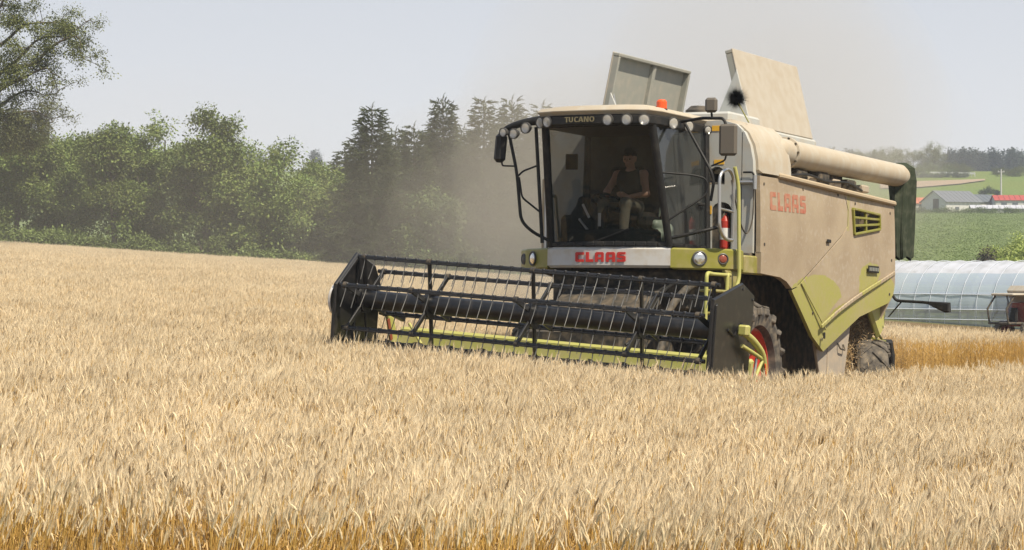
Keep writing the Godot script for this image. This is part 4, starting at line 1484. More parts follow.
	mb.tube(curve([Vector3(1.46, 3.45, -1.3), Vector3(1.48, 3.50, -2.0), Vector3(1.45, 3.46, -2.8), Vector3(1.47, 3.49, -3.6), Vector3(1.44, 3.42, -4.3)], 5), 0.018, 7)
	put(mb, "hose", mats.black_plastic, t)
	# grain tank: front wall, shoulder, box
	var sil := PackedVector2Array([Vector2(-1.50, 2.36), Vector2(1.50, 2.36), Vector2(1.50, 3.30), Vector2(1.49, 3.55), Vector2(1.45, 3.75), Vector2(1.37, 3.92), Vector2(1.25, 4.03), Vector2(1.08, 4.08), Vector2(-1.08, 4.08), Vector2(-1.25, 4.03), Vector2(-1.37, 3.92), Vector2(-1.45, 3.75), Vector2(-1.50, 3.30)])
	# the front wall is made of sheets with a real gap between them, an air opening and a niche
	var opening := PackedVector2Array()
	for p in [Vector2(-0.11, -0.11), Vector2(0.11, -0.11), Vector2(0.11, 0.03), Vector2(0.08, 0.09), Vector2(0.03, 0.12), Vector2(-0.03, 0.12), Vector2(-0.08, 0.09), Vector2(-0.11, 0.03)]: opening.append(p + Vector2(0.99, 3.36))
	var niche := PackedVector2Array()
	for i in 9: niche.append(Vector2(1.065 + 0.135 * cos(PI * i / 8.0), 2.92 + 0.10 * sin(PI * i / 8.0)))
	niche.append_array([Vector2(0.93, 2.41), Vector2(1.20, 2.41)])
	for q in [[-1.7, 0.99], [0.99, 1.328], [1.342, 1.7]]:
		var cut := PackedVector2Array([Vector2(q[0], 2.0), Vector2(q[1], 2.0), Vector2(q[1], 4.5), Vector2(q[0], 4.5)])
		for a in Geometry2D.intersect_polygons(sil, cut):
			for b in Geometry2D.clip_polygons(a, opening):
				for d in Geometry2D.clip_polygons(b, niche):
					mb = MB.new()
					mb.prism(d, Vector3(0, 0, -0.22), Vector3.RIGHT, Vector3.UP, Vector3(0, 0, 0.28))
					put(mb, "front_wall", mats.grey_paint, t)
	mb = MB.new()
	mb.box(Vector3(1.065, 2.70, -0.15), Vector3(0.40, 0.70, 0.02))
	put(mb, "niche_back", mats.olive_dusty, t)
	mb = MB.new()
	mb.lathe(Vector3(0.99, 3.36, 0.04), Vector3(0, 0, -1), [[0, 0.10], [0.25, 0.10], [0.26, 0.0]], 20)
	put(mb, "air_duct", mats.dark_steel, t)
	mb = MB.new()
	mb.prism(PackedVector2Array([Vector2(-1.58, 3.40), Vector2(1.575, 3.40), Vector2(1.565, 3.58), Vector2(1.52, 3.78), Vector2(1.43, 3.95), Vector2(1.31, 4.055), Vector2(1.13, 4.105), Vector2(-1.13, 4.105), Vector2(-1.31, 4.055), Vector2(-1.43, 3.95), Vector2(-1.52, 3.78)]), Vector3(0, 0, -0.03), Vector3.RIGHT, Vector3.UP, Vector3(0, 0, -1.11), 0.04)
	put(mb, "tank_shoulder", mats.cream_dusty, t)
	mb = MB.new()
	mb.box(Vector3(0, 3.72, -2.45), Vector3(1.9, 0.8, 2.6), 0.03)
	mb.box(Vector3(0, 4.18, -1.0), Vector3(1.9, 0.14, 1.1), 0.03)
	put(mb, "grain_tank", mats.grey_paint, t)
	# seam, pipe and small fittings on the front wall
	mb = MB.new()
	mb.box(Vector3(1.26, 3.12, 0.064), Vector3(0.13, 0.012, 0.012), 0.003)
	put(mb, "bead", mats.grey_paint, t)
	for a in [[0.90, 2.92, 0.05, 0.11], [1.0, 3.98, 0.17, 0.07], [1.02, 3.54, 0.14, 0.06]]:
		mb = MB.new()
		mb.box(Vector3(a[0], a[1], 0.063), Vector3(a[2], a[3], 0.006))
		put(mb, "warning_sticker", mats.yellow_sticker, t)
	# tank lids
	var lid_r := lid(t, Vector3(0.92, 4.12, -1.19), Vector3(0.66, 5.17, -1.19), 2.45, Vector3(1, 0.24, 0), mats.lid_tan)
	lid_r.set_meta("label", "right hand tank lid seen from its dusty outside")
	var lid_l := lid(t, Vector3(-1.33, 4.12, -1.25), Vector3(-1.12, 5.20, -1.25), 2.52, Vector3(-1, 0.2, 0), mats.lid_tan)
	lid_l.set_meta("label", "tank lid seen from its ribbed inside")
	# front flap of the tank between the lids, folded up at the left end
	mb = MB.new()
	mb.prism(PackedVector2Array([Vector2(0.42, 4.10), Vector2(0.98, 4.10), Vector2(0.76, 4.88)]), Vector3(0, 0, -1.16), Vector3.RIGHT, Vector3.UP, Vector3(0, 0, 0.03), 0.005)
	put(mb, "tank_flap", mats.grey_paint, t)
	mb = MB.new()
	mb.prism(PackedVector2Array([Vector2(-0.86, 4.10), Vector2(-1.20, 4.10), Vector2(-1.10, 4.62)]), Vector3(0, 0, -1.16), Vector3.RIGHT, Vector3.UP, Vector3(0, 0, 0.03), 0.005)
	put(mb, "tank_flap", mats.grey_paint, t)
	mb = MB.new()
	mb.lathe(Vector3(0.35, 4.22, -0.8), Vector3.UP, [[0, 0.17], [0.08, 0.17], [0.14, 0.10], [0.15, 0.0]], 20)
	put(mb, "air_intake", mats.dark_steel, t)
	# unloading tube
	mb = MB.new()
	mb.lathe(Vector3(1.36, 3.76, -0.95), Vector3(0, 0, -1), [[0.0, 0.0], [0.0, 0.15], [0.12, 0.185], [0.45, 0.185], [0.46, 0.215], [0.52, 0.215], [0.53, 0.185], [5.42, 0.17], [5.50, 0.14], [5.52, 0.0]], 32)
	var tube := put(mb, "unloading_tube", mats.cream_dusty, t)
	mb = MB.new()
	mb.lathe(Vector3(1.36, 3.40, -1.05), Vector3.UP, [[0, 0.17], [0.2, 0.17], [0.38, 0.16]], 20)
	put(mb, "elbow", mats.cream_dusty, tube)
	for i in 10:
		mb = MB.new()
		var a := TAU * i / 10.0
		mb.lathe(Vector3(1.36 + 0.20 * cos(a), 3.76 + 0.20 * sin(a), -1.40), Vector3(0, 0, 1), [[0, 0.016], [0.02, 0.016], [0.021, 0.0]], 6)
		put(mb, "bolt", mats.dark_steel, tube)
	# the green rubber sleeve hanging from its end
	mb = MB.new()
	var folds := 40
	var ring := func(k: int, i: int) -> Vector3:
		var y: float = [3.96, 3.88, 3.70, 3.40, 3.05, 2.75, 2.52][k]
		var wz: float = [0.08, 0.24, 0.31, 0.32, 0.33, 0.34, 0.33][k]
		var wx: float = [0.08, 0.19, 0.20, 0.17, 0.14, 0.12, 0.11][k]
		var a := TAU * i / folds
		var f: float = 1.0 + 0.13 * k / 6.0 * sin(a * 8.0 + 0.4 * k) + 0.06 * sin(a * 3.0 + k)
		return Vector3(1.36 + wx * f * cos(a), y + (0.03 * sin(a * 5.0) if k == 6 else 0.0), -6.32 - 0.02 * k + wz * f * sin(a))
	for k in 6:
		for i in folds:
			var a: Vector3 = ring.call(k, i)
			var b: Vector3 = ring.call(k, i + 1)
			var c: Vector3 = ring.call(k + 1, i + 1)
			var d: Vector3 = ring.call(k + 1, i)
			mb.quad(a, b, c, d, Vector3(1.36, (a.y + d.y) * 0.5, -6.35))
	put(mb, "spout_sleeve", mats.green_canvas, tube)
	# lower rear: hood, side sheet, mudflap
	mb = MB.new()
	mb.prism(PackedVector2Array([Vector2(-4.6, 1.95), Vector2(-5.40, 2.02), Vector2(-5.58, 1.80), Vector2(-5.52, 1.45), Vector2(-5.30, 1.30), Vector2(-4.95, 1.62)]), Vector3(1.30, 0, 0), Vector3(0, 0, 1), Vector3.UP, Vector3(0.10, 0, 0), 0.04)
	put(mb, "straw_hood", mats.pale_green, t)
	mb = MB.new()
	mb.prism(PackedVector2Array([Vector2(-2.55, 1.22), Vector2(-4.05, 1.62), Vector2(-3.72, 0.60), Vector2(-2.85, 0.60)]), Vector3(1.36, 0, 0), Vector3(0, 0, 1), Vector3.UP, Vector3(0.04, 0, 0), 0.008)
	var sheet := put(mb, "side_sheet", mats.dull_beige, t)
	mb = MB.new()
	mb.box(Vector3(1.405, 1.0, -3.05), Vector3(0.02, 0.66, 0.03), 0.006)
	put(mb, "rib", mats.dull_beige, sheet)
	mb = MB.new()
	mb.tube(rounded([Vector3(1.41, 1.22, -3.45), Vector3(1.45, 1.14, -3.45), Vector3(1.45, 1.12, -3.65), Vector3(1.41, 1.2, -3.68)], 0.03), 0.012, 6)
	put(mb, "handle", mats.dark_steel, sheet)
	mb = MB.new()
	mb.prism(PackedVector2Array([Vector2(0, 0), Vector2(-0.12, 0.05), Vector2(-0.24, -0.18), Vector2(-0.24, -0.42), Vector2(-0.14, -0.42), Vector2(-0.08, -0.15)]), Vector3(1.22, 1.24, -5.72), Vector3(0, 0, 1), Vector3.UP, Vector3(0.2, 0, 0), 0.02)
	put(mb, "mudflap", mats.black_plastic, t)
	mb = MB.new()
	mb.tube([Vector3(1.32, 1.30, -5.2), Vector3(1.32, 1.25, -5.85)], 0.02, 6)
	mb.tube([Vector3(1.32, 1.45, -5.3), Vector3(1.32, 1.22, -5.75)], 0.02, 6)
	put(mb, "bracket", mats.green_paint, t)
	# rear marker boom
	mb = MB.new()
	mb.tube(rounded([Vector3(1.50, 2.02, -5.40), Vector3(1.60, 1.86, -5.42), Vector3(2.02, 1.84, -5.42), Vector3(2.2, 1.82, -5.42)], 0.05), 0.022, 8)
	mb.tube([Vector3(1.50, 1.62, -5.38), Vector3(1.68, 1.84, -5.42)], 0.012, 6)
	var boom := put(mb, "marker_boom", mats.black_plastic, t)
	mb = MB.new()
	mb.prism(PackedVector2Array([Vector2(2.0, 1.86), Vector2(2.42, 1.84), Vector2(2.43, 1.70), Vector2(2.36, 1.69), Vector2(2.20, 1.76)]), Vector3(0, 0, -5.48), Vector3.RIGHT, Vector3.UP, Vector3(0, 0, 0.12), 0.02)
	put(mb, "marker_lamp", mats.black_plastic, boom)

func lid(t: Node3D, bottom: Vector3, top: Vector3, length: float, outward: Vector3, m: Material) -> MeshInstance3D:
	# a pressed steel lid standing open: plate with a folded rim, two ribs inside
	var v := top - bottom
	var back := Vector3(0, 0, -1)
	var n := back.cross(v).normalized()
	if n.dot(outward) < 0.0: n = -n
	var u := v.normalized()
	var h := v.length()
	var b := Basis(n, u, n.cross(u))
	var mid := bottom + v * 0.5 + back * length * 0.5
	var mb := MB.new()
	mb.box(mid, Vector3(0.025, h, length), 0.008, b)
	var o := put(mb, "tank_lid", m, t)
	var rim := MB.new()
	var inn := -n * 0.05
	rim.box(mid + u * (h * 0.5 - 0.03) + inn, Vector3(0.11, 0.05, length - 0.002), 0.01, b)
	rim.box(mid + back * (length * 0.5 - 0.03) + inn, Vector3(0.11, h - 0.11, 0.05), 0.01, b)
	rim.box(mid - back * (length * 0.5 - 0.03) + inn, Vector3(0.11, h - 0.11, 0.05), 0.01, b)
	put(rim, "rim", mats.lid_inside, o)
	mb = MB.new()
	mb.box(mid + inn * 0.85 + back * length * 0.02, Vector3(0.08, h - 0.12, 0.09), 0.015, b)
	put(mb, "rib", mats.lid_inside, o)
	mb = MB.new()
	mb.box(mid - n * 0.016, Vector3(0.006, h - 0.11, length - 0.13), 0.0, b)
	put(mb, "lining", mats.lid_inside, o)
	mb = MB.new()
	var foot := mid - u * h * 0.5 - back * (length * 0.5 - 0.12) - n * 0.30
	mb.tube([foot, mid - u * h * 0.02 - back * (length * 0.5 - 0.1) - n * 0.07], 0.014, 6)
	put(mb, "stay", mats.steel_bright, o)
	return o

func combine_cab(t: Node3D) -> void:
	var black: Material = mats.black_plastic
	var mb := MB.new()
	# corner points of the glass
	var fb := 0.83
	var ft := 0.74
	var BL := Vector3(-fb, 2.43, 1.20)
	var BR := Vector3(fb, 2.43, 1.20)
	var TL := Vector3(-ft, 3.92, 1.60)
	var TR := Vector3(ft, 3.92, 1.60)
	# windscreen, bowed forwards
	var cols := 12
	var rows := 6
	var bow := 0.15
	var ws := func(i: int, j: int) -> Vector3:
		var u := float(i) / cols
		var w := float(j) / rows
		var p := BL.lerp(BR, u).lerp(TL.lerp(TR, u), w)
		p.z += bow * (1.0 - pow(2.0 * u - 1.0, 2.0))
		return p
	for i in cols:
		for j in rows:
			mb.quad(ws.call(i, j), ws.call(i + 1, j), ws.call(i + 1, j + 1), ws.call(i, j + 1), Vector3(0, 3, -8))
	put(mb, "windscreen", mats.cab_glass, t)
	# frame of the windscreen
	for e in [0, rows]:
		mb = MB.new()
		for i in cols: mb.bar(ws.call(i, e), ws.call(i + 1, e), 0.06, 0.06, 0.01)
		put(mb, "glass_frame", black, t)
	for s in [-1.0, 1.0]:
		mb = MB.new()
		mb.tube([Vector3(s * fb, 2.40, 1.20), Vector3(s * ft, 3.94, 1.60)], [0.05, 0.055], 8)
		put(mb, "front_pillar", black, t)
		mb = MB.new()
		mb.bar(Vector3(s * 0.86, 2.40, 0.10), Vector3(s * 0.82, 3.98, 0.10), 0.09, 0.12, 0.02)
		put(mb, "rear_pillar", black, t)
		mb = MB.new()
		mb.quad(Vector3(s * (fb + 0.01), 2.45, 1.18), Vector3(s * 0.87, 2.45, 0.14), Vector3(s * 0.83, 3.94, 0.14), Vector3(s * (ft + 0.01), 3.94, 1.57), Vector3(0, 3, 0.6))
		put(mb, "side_window", mats.side_glass if s > 0 else mats.green_glass, t)
		mb = MB.new()
		mb.bar(Vector3(s * 0.86, 2.42, 0.10), Vector3(s * fb, 2.42, 1.2), 0.07, 0.05, 0.01)
		put(mb, "sill", black, t)
	# door handle and hinge seen on the left window
	mb = MB.new()
	mb.box(Vector3(0.885, 2.98, 0.32), Vector3(0.03, 0.04, 0.22), 0.01)
	put(mb, "door_handle", black, t)
	# rear wall, floor, ceiling
	mb = MB.new()
	mb.box(Vector3(0, 3.19, 0.13), Vector3(1.56, 1.54, 0.03))
	put(mb, "rear_wall", mats.headliner, t)
	mb = MB.new()
	mb.box(Vector3(0, 2.39, 0.66), Vector3(1.64, 0.06, 1.08), 0.01)
	put(mb, "floor", mats.headliner, t)
	mb = MB.new()
	mb.box(Vector3(0, 3.945, 0.80), Vector3(1.46, 0.05, 1.45), 0.01)
	put(mb, "ceiling", mats.headliner, t)
	# roof
	var plan := PackedVector2Array([Vector2(-0.84, 0.02), Vector2(-0.84, 1.50), Vector2(-0.78, 1.76), Vector2(-0.50, 1.88), Vector2(0, 1.92), Vector2(0.50, 1.88), Vector2(0.78, 1.76), Vector2(0.84, 1.50), Vector2(0.84, 0.02)])
	mb = MB.new()
	mb.prism(plan, Vector3(0, 4.03, 0), Vector3.RIGHT, Vector3(0, 0, 1), Vector3(0, 0.10, 0), 0.045)
	var small := PackedVector2Array()
	for p in plan: small.append(Vector2(p.x * 0.85, (p.y - 0.9) * 0.85 + 0.9))
	mb.prism(small, Vector3(0, 4.10, 0), Vector3.RIGHT, Vector3(0, 0, 1), Vector3(0, 0.06, 0), 0.04)
	put(mb, "roof", mats.cream_dusty, t)
	var under := PackedVector2Array()
	for p in plan: under.append(Vector2(p.x * 0.985, (p.y - 0.9) * 0.985 + 0.9))
	mb = MB.new()
	mb.prism(under, Vector3(0, 3.90, 0), Vector3.RIGHT, Vector3(0, 0, 1), Vector3(0, 0.128, 0), 0.02)
	put(mb, "light_visor", black, t)
	# visor lettering
	var tm := TextMesh.new()
	tm.text = "TUCANO"
	var font := SystemFont.new()
	font.font_names = PackedStringArray(["Droid Sans"])
	font.font_weight = 700
	tm.font = font
	tm.font_size = 28
	tm.pixel_size = 0.0037
	tm.depth = 0.006
	put_mesh(tm, "lettering", mats.letter_gold, t, Transform3D(Basis(Vector3.UP, deg_to_rad(-1.5)).scaled(Vector3(1.0, 0.85, 1.0)), Vector3(-0.11, 3.965, 1.915)))
	# work lights
	for a in [[-0.74, 1.74, -0.35], [-0.60, 1.82, -0.2], [0.28, 1.905, 0.0], [0.53, 1.88, 0.1], [0.73, 1.79, 0.35]]:
		work_light(t, Vector3(a[0], 3.955, a[1] + 0.02), Vector3(a[2], -0.12, 1.0), 0.075)
	for a in [[0.85, 1.22], [0.85, 0.72], [0.86, 0.12]]:
		work_light(t, Vector3(a[0] + 0.02, 3.955, a[1]), Vector3(1.0, -0.15, 0.55), 0.08 if a[1] > 0.2 else 0.06)
	# beacon
	mb = MB.new()
	mb.lathe(Vector3(0.74, 4.06, 1.30), Vector3.UP, [[0, 0.075], [0.07, 0.075], [0.075, 0.06]], 18)
	var beacon := put(mb, "beacon", mats.black_plastic, t)
	mb = MB.new()
	mb.lathe(Vector3(0.74, 4.13, 1.30), Vector3.UP, [[0, 0.068], [0.09, 0.068], [0.115, 0.05], [0.125, 0.0]], 18)
	put(mb, "dome", mats.orange_plastic, beacon)
	# mirror arm on the right side of the machine, with two more lights
	mb = MB.new()
	mb.tube(curve([Vector3(-0.78, 4.00, 1.62), Vector3(-1.05, 3.97, 1.62), Vector3(-1.30, 3.90, 1.60), Vector3(-1.36, 3.83, 1.58)], 4), [0.06, 0.058, 0.055, 0.053, 0.05, 0.048, 0.046, 0.044, 0.04, 0.036, 0.033, 0.03, 0.03], 8)
	var arm := put(mb, "mirror_arm", black, t)
	for a in [[-0.98, 3.90, 0.075], [-1.15, 3.83, 0.07], [-1.30, 3.85, 0.06]]:
		work_light(t, Vector3(a[0], a[1], 1.69), Vector3(-0.15, -0.1, 1.0), a[2])
	mb = MB.new()
	mb.box(Vector3(-1.39, 3.66, 1.58), Vector3(0.15, 0.38, 0.13), 0.045, Basis(Vector3.BACK, deg_to_rad(-5)))
	put(mb, "mirror", black, arm)
	mb = MB.new()
	mb.tube(rounded([Vector3(-1.37, 3.48, 1.58), Vector3(-1.36, 3.43, 1.58), Vector3(-1.16, 3.42, 1.58)], 0.04), 0.012, 6)
	put(mb, "stay", black, arm)
	# guard rails beside the right window
	mb = MB.new()
	mb.tube(rounded([Vector3(-1.27, 3.84, 1.58), Vector3(-1.16, 3.35, 1.56), Vector3(-1.11, 2.72, 1.52), Vector3(-0.98, 2.58, 1.45), Vector3(-0.80, 2.47, 1.30)], 0.12), 0.022, 8)
	mb.tube([Vector3(-0.90, 3.92, 1.55), Vector3(-0.86, 2.44, 1.40)], 0.024, 8)
	mb.tube(rounded([Vector3(-1.14, 3.30, 1.55), Vector3(-1.08, 3.36, 1.54), Vector3(-0.89, 3.43, 1.50)], 0.04), 0.013, 6)
	mb.tube(rounded([Vector3(-1.13, 3.28, 1.55), Vector3(-1.09, 3.02, 1.54), Vector3(-0.86, 2.83, 1.46)], 0.05), 0.013, 6)
	put(mb, "guard_rail", black, t)
	mb = MB.new()
	mb.tube(rounded([Vector3(-1.05, 2.40, 0.9), Vector3(-1.05, 3.05, 0.9), Vector3(-1.0, 3.1, 0.75), Vector3(-1.0, 2.4, 0.6)], 0.06), 0.022, 8)
	put(mb, "hand_rail", mats.steel_bright, t)
	# left side: mirrors on a bent arm
	mb = MB.new()
	mb.tube(rounded([Vector3(0.84, 4.0, 0.9), Vector3(1.15, 4.03, 0.98), Vector3(1.46, 4.02, 1.0), Vector3(1.50, 3.92, 1.0)], 0.05), 0.02, 8)
	mb.tube([Vector3(1.30, 4.03, 0.99), Vector3(1.28, 4.16, 0.99)], 0.014, 6)
	mb.tube(rounded([Vector3(0.92, 3.96, 0.95), Vector3(1.30, 3.36, 1.0), Vector3(1.34, 3.22, 1.0), Vector3(1.30, 2.98, 1.0)], 0.06), 0.02, 8)
	mb.tube(rounded([Vector3(1.50, 3.57, 1.0), Vector3(1.49, 3.49, 1.0), Vector3(1.30, 3.42, 1.0)], 0.04), 0.012, 6)
	arm = put(mb, "mirror_arm", black, t)
	mb = MB.new()
	mb.box(Vector3(1.53, 3.745, 1.01), Vector3(0.23, 0.40, 0.08), 0.03, Basis(Vector3.UP, deg_to_rad(8)))
	put(mb, "mirror", mats.mirror_back, arm)
	mb = MB.new()
	mb.box(Vector3(1.29, 4.19, 1.0), Vector3(0.16, 0.19, 0.07), 0.03, Basis(Vector3.UP, deg_to_rad(8)))
	put(mb, "mirror", mats.mirror_back, arm)
	# loops of rail round the left window
	mb = MB.new()
	mb.tube(rounded([Vector3(0.70, 3.33, 1.42), Vector3(1.12, 3.30, 1.16), Vector3(1.27, 3.26, 1.06), Vector3(1.28, 3.08, 1.04), Vector3(1.18, 2.98, 1.12), Vector3(0.84, 2.72, 1.30)], 0.08), 0.014, 6)
	mb.tube(rounded([Vector3(0.84, 2.50, 1.22), Vector3(1.25, 2.60, 1.1), Vector3(1.42, 2.66, 0.95)], 0.1), 0.022, 8)
	put(mb, "guard_rail", black, t)
	# wiper
	mb = MB.new()
	mb.tube([Vector3(-0.1, 2.47, 1.36), Vector3(0.35, 2.62, 1.39)], 0.010, 5)
	put(mb, "wiper", black, t)
	# bumper: white middle, green ends, wrapping to the sides
	mb = MB.new()
	mb.prism(PackedVector2Array([Vector2(-0.86, 1.24), Vector2(-0.45, 1.34), Vector2(0, 1.37), Vector2(0.45, 1.34), Vector2(0.86, 1.24), Vector2(0.86, 1.10), Vector2(-0.86, 1.10)]), Vector3(0, 2.13, 0), Vector3.RIGHT, Vector3(0, 0, 1), Vector3(0, 0.265, 0), 0.03)
	var bumper := put(mb, "bumper", mats.bumper_white, t)
	for s in [-1.0, 1.0]:
		mb = MB.new()
		mb.prism(PackedVector2Array([Vector2(0.862 * s, 1.235), Vector2(1.30 * s, 0.95), Vector2(1.53 * s, 0.66), Vector2(1.53 * s, 0.45), Vector2(0.862 * s, 1.0)]), Vector3(0, 2.115, 0), Vector3.RIGHT, Vector3(0, 0, 1), Vector3(0, 0.27, 0), 0.02)
		var e := put(mb, "bumper_end", mats.green_paint, bumper)
		mb = MB.new()
		mb.box(Vector3(1.50 * s, 2.20, 0.10), Vector3(0.10, 0.24, 0.68), 0.02)
		put(mb, "bumper_side", mats.olive_dusty, bumper)
		for q in [[1.17, 1.03, 0.085, "reflector"], [1.40, 0.82, 0.062, "red_lens"]]:
			mb = MB.new()
			var nrm := Vector3(0.62 * s, 0, 0.8)
			mb.lathe(Vector3(q[0] * s, 2.255, q[1]) + nrm * 0.005, nrm, [[0, q[2] + 0.012], [0.014, q[2] + 0.012], [0.02, q[2]], [0.010, q[2] * 0.9], [0.0, 0.0]], 20)
			put(mb, "headlight", mats.lamp_rim, bumper)
			mb = MB.new()
			mb.lathe(Vector3(q[0] * s, 2.255, q[1]) + nrm * 0.012, nrm, [[0.0, q[2] * 0.9], [0.012, q[2] * 0.6], [0.018, 0.0]], 20)
			put(mb, "headlight_lens", mats[q[3]] if s > 0 or q[3] == "reflector" else mats.lamp_rim, bumper)
	# red letters on the white part, following its bow
	mb = letters("CLAAS", 0.125, Vector3(1, 0, 0) * 1.18, Vector3.UP, Vector3(0, 0, 0.012), Vector3(-0.40, 2.20, 1.362))
	put(mb, "lettering", mats.letter_red, bumper)
	# platform deck
	mb = MB.new()
	mb.prism(PackedVector2Array([Vector2(-1.5, 0.07), Vector2(1.5, 0.07), Vector2(1.5, 0.64), Vector2(0.86, 1.09), Vector2(-0.86, 1.09), Vector2(-1.5, 0.64)]), Vector3(0, 2.30, 0), Vector3.RIGHT, Vector3(0, 0, 1), Vector3(0, 0.055, 0), 0.01)
	put(mb, "platform", mats.dark_steel, t)
	mb = MB.new()
	mb.box(Vector3(0, 1.86, 0.55), Vector3(1.9, 0.52, 0.7), 0.03)
	put(mb, "cab_support", mats.dark_steel, t)
	# hand rails and ladder on the left
	mb = MB.new()
	mb.tube(rounded([Vector3(1.44, 2.38, 0.62), Vector3(1.47, 3.30, 0.66), Vector3(1.46, 3.40, 0.80), Vector3(1.44, 3.33, 1.06), Vector3(1.44, 2.62, 1.04), Vector3(1.46, 2.50, 0.9), Vector3(1.47, 2.50, 0.68)], 0.12, 5), 0.022, 8)
	mb.tube([Vector3(1.45, 2.88, 1.05), Vector3(1.46, 2.86, 0.64)], 0.016, 8)
	put(mb, "hand_rail", mats.steel_bright, t)
	mb = MB.new()
	mb.tube(rounded([Vector3(1.53, 3.42, 0.78), Vector3(1.56, 3.2, 0.72), Vector3(1.58, 2.0, 0.70), Vector3(1.52, 1.6, 0.95)], 0.1), 0.026, 8)
	put(mb, "hand_rail", mats.pale_green, t)
	mb = MB.new()
	for zz in [0.92, 1.50]:
		mb.tube(rounded([Vector3(1.50, 2.05, zz - 0.1), Vector3(1.51, 2.06, zz + (0.1 if zz > 1.0 else 0.0)), Vector3(1.50, 0.95, zz + (0.12 if zz > 1.0 else 0.06))], 0.08), 0.026, 8)
	mb.tube([Vector3(1.50, 2.05, 0.82), Vector3(1.50, 2.05, 1.5)], 0.022, 8)
	var ladder := put(mb, "ladder", mats.pale_green, t)
	for yy in [1.84, 1.56, 1.28, 1.0]:
		mb = MB.new()
		mb.box(Vector3(1.49, yy, 1.28), Vector3(0.16, 0.035, 0.62), 0.01)
		put(mb, "step", mats.olive_dusty, ladder)
	mb = MB.new()
	mb.prism(PackedVector2Array([Vector2(0.40, 2.11), Vector2(0.90, 2.11), Vector2(0.74, 1.86), Vector2(0.55, 1.80)]), Vector3(1.42, 0, 0), Vector3(0, 0, 1), Vector3.UP, Vector3(0.05, 0, 0), 0.008)
	put(mb, "bracket", mats.olive_dusty, t)
	# chain across the platform
	var links := MB.new()
	var cp := curve([Vector3(1.40, 3.27, 0.56), Vector3(1.45, 2.90, 0.48), Vector3(1.44, 2.66, 0.26), Vector3(1.46, 2.62, 0.14), Vector3(1.51, 2.8, 0.10), Vector3(1.52, 3.2, 0.09)], 6)
	links.tube(cp, 0.010, 6)
	put(links, "chain", mats.dark_steel, t)
	mb = MB.new()
	mb.tube([Vector3(1.33, 3.27, 0.09), Vector3(1.55, 3.27, 0.09)], 0.025, 8)
	mb.tube([Vector3(1.53, 3.36, 0.09), Vector3(1.53, 3.18, 0.09)], 0.03, 8)
	put(mb, "chain_post", mats.steel_bright, t)
	mb = MB.new()
	mb.tube(rounded([Vector3(1.37, 3.40, 0.09), Vector3(1.51, 3.40, 0.09), Vector3(1.52, 3.3, 0.09)], 0.04), 0.014, 6)
	put(mb, "latch", mats.black_plastic, t)
	# inside: seat, steering column and wheel, consoles
	mb = MB.new()
	mb.box(Vector3(-0.10, 2.78, 0.62), Vector3(0.50, 0.14, 0.46), 0.05)
	mb.box(Vector3(-0.10, 2.56, 0.60), Vector3(0.34, 0.30, 0.34), 0.04)
	mb.box(Vector3(-0.10, 3.14, 0.45), Vector3(0.48, 0.66, 0.10), 0.045)
	put(mb, "seat", mats.cab_trim, t)
	mb = MB.new()
	mb.tube([Vector3(-0.12, 2.42, 1.25), Vector3(-0.12, 2.98, 1.06)], [0.06, 0.035], 10)
	var column := put(mb, "steering_column", mats.black_plastic, t)
	mb = MB.new()
	var ring := []
	var tilt := Basis(Vector3.RIGHT, deg_to_rad(-28))
	for i in 25: ring.append(Vector3(-0.12, 2.99, 1.05) + tilt * Vector3(0.19 * cos(TAU * i / 24.0), 0, 0.19 * sin(TAU * i / 24.0)))
	mb.tube(ring, 0.016, 8, false)
	for i in 3: mb.tube([ring[i * 8], Vector3(-0.12, 2.98, 1.05)], 0.011, 6)
	put(mb, "steering_wheel", mats.black_plastic, column)
	mb = MB.new()
	mb.box(Vector3(0.05, 2.52, 1.20), Vector3(1.30, 0.20, 0.16), 0.05)
	put(mb, "dashboard", mats.cab_trim, t)
	mb = MB.new()
	mb.box(Vector3(-0.62, 2.62, 0.85), Vector3(0.30, 0.40, 0.5), 0.05)
	put(mb, "console", mats.cab_trim, t)
	mb = MB.new()
	mb.box(Vector3(0.36, 2.74, 0.72), Vector3(0.22, 0.22, 0.55), 0.06)
	put(mb, "arm_console", mats.cab_trim, t)
	mb = MB.new()
	mb.box(Vector3(-0.60, 3.50, 1.10), Vector3(0.16, 0.20, 0.04), 0.01, Basis(Vector3.UP, 0.3))
	put(mb, "monitor", mats.black_matt, t)
	mb = MB.new()
	mb.box(Vector3(-0.35, 2.86, 1.18), Vector3(0.03, 0.20, 0.02), 0.004, Basis(Vector3.BACK, 0.5))
	mb.box(Vector3(-0.10, 2.74, 1.30), Vector3(0.04, 0.17, 0.01), 0.002)
	put(mb, "paper_note", mats.paper_white, t)

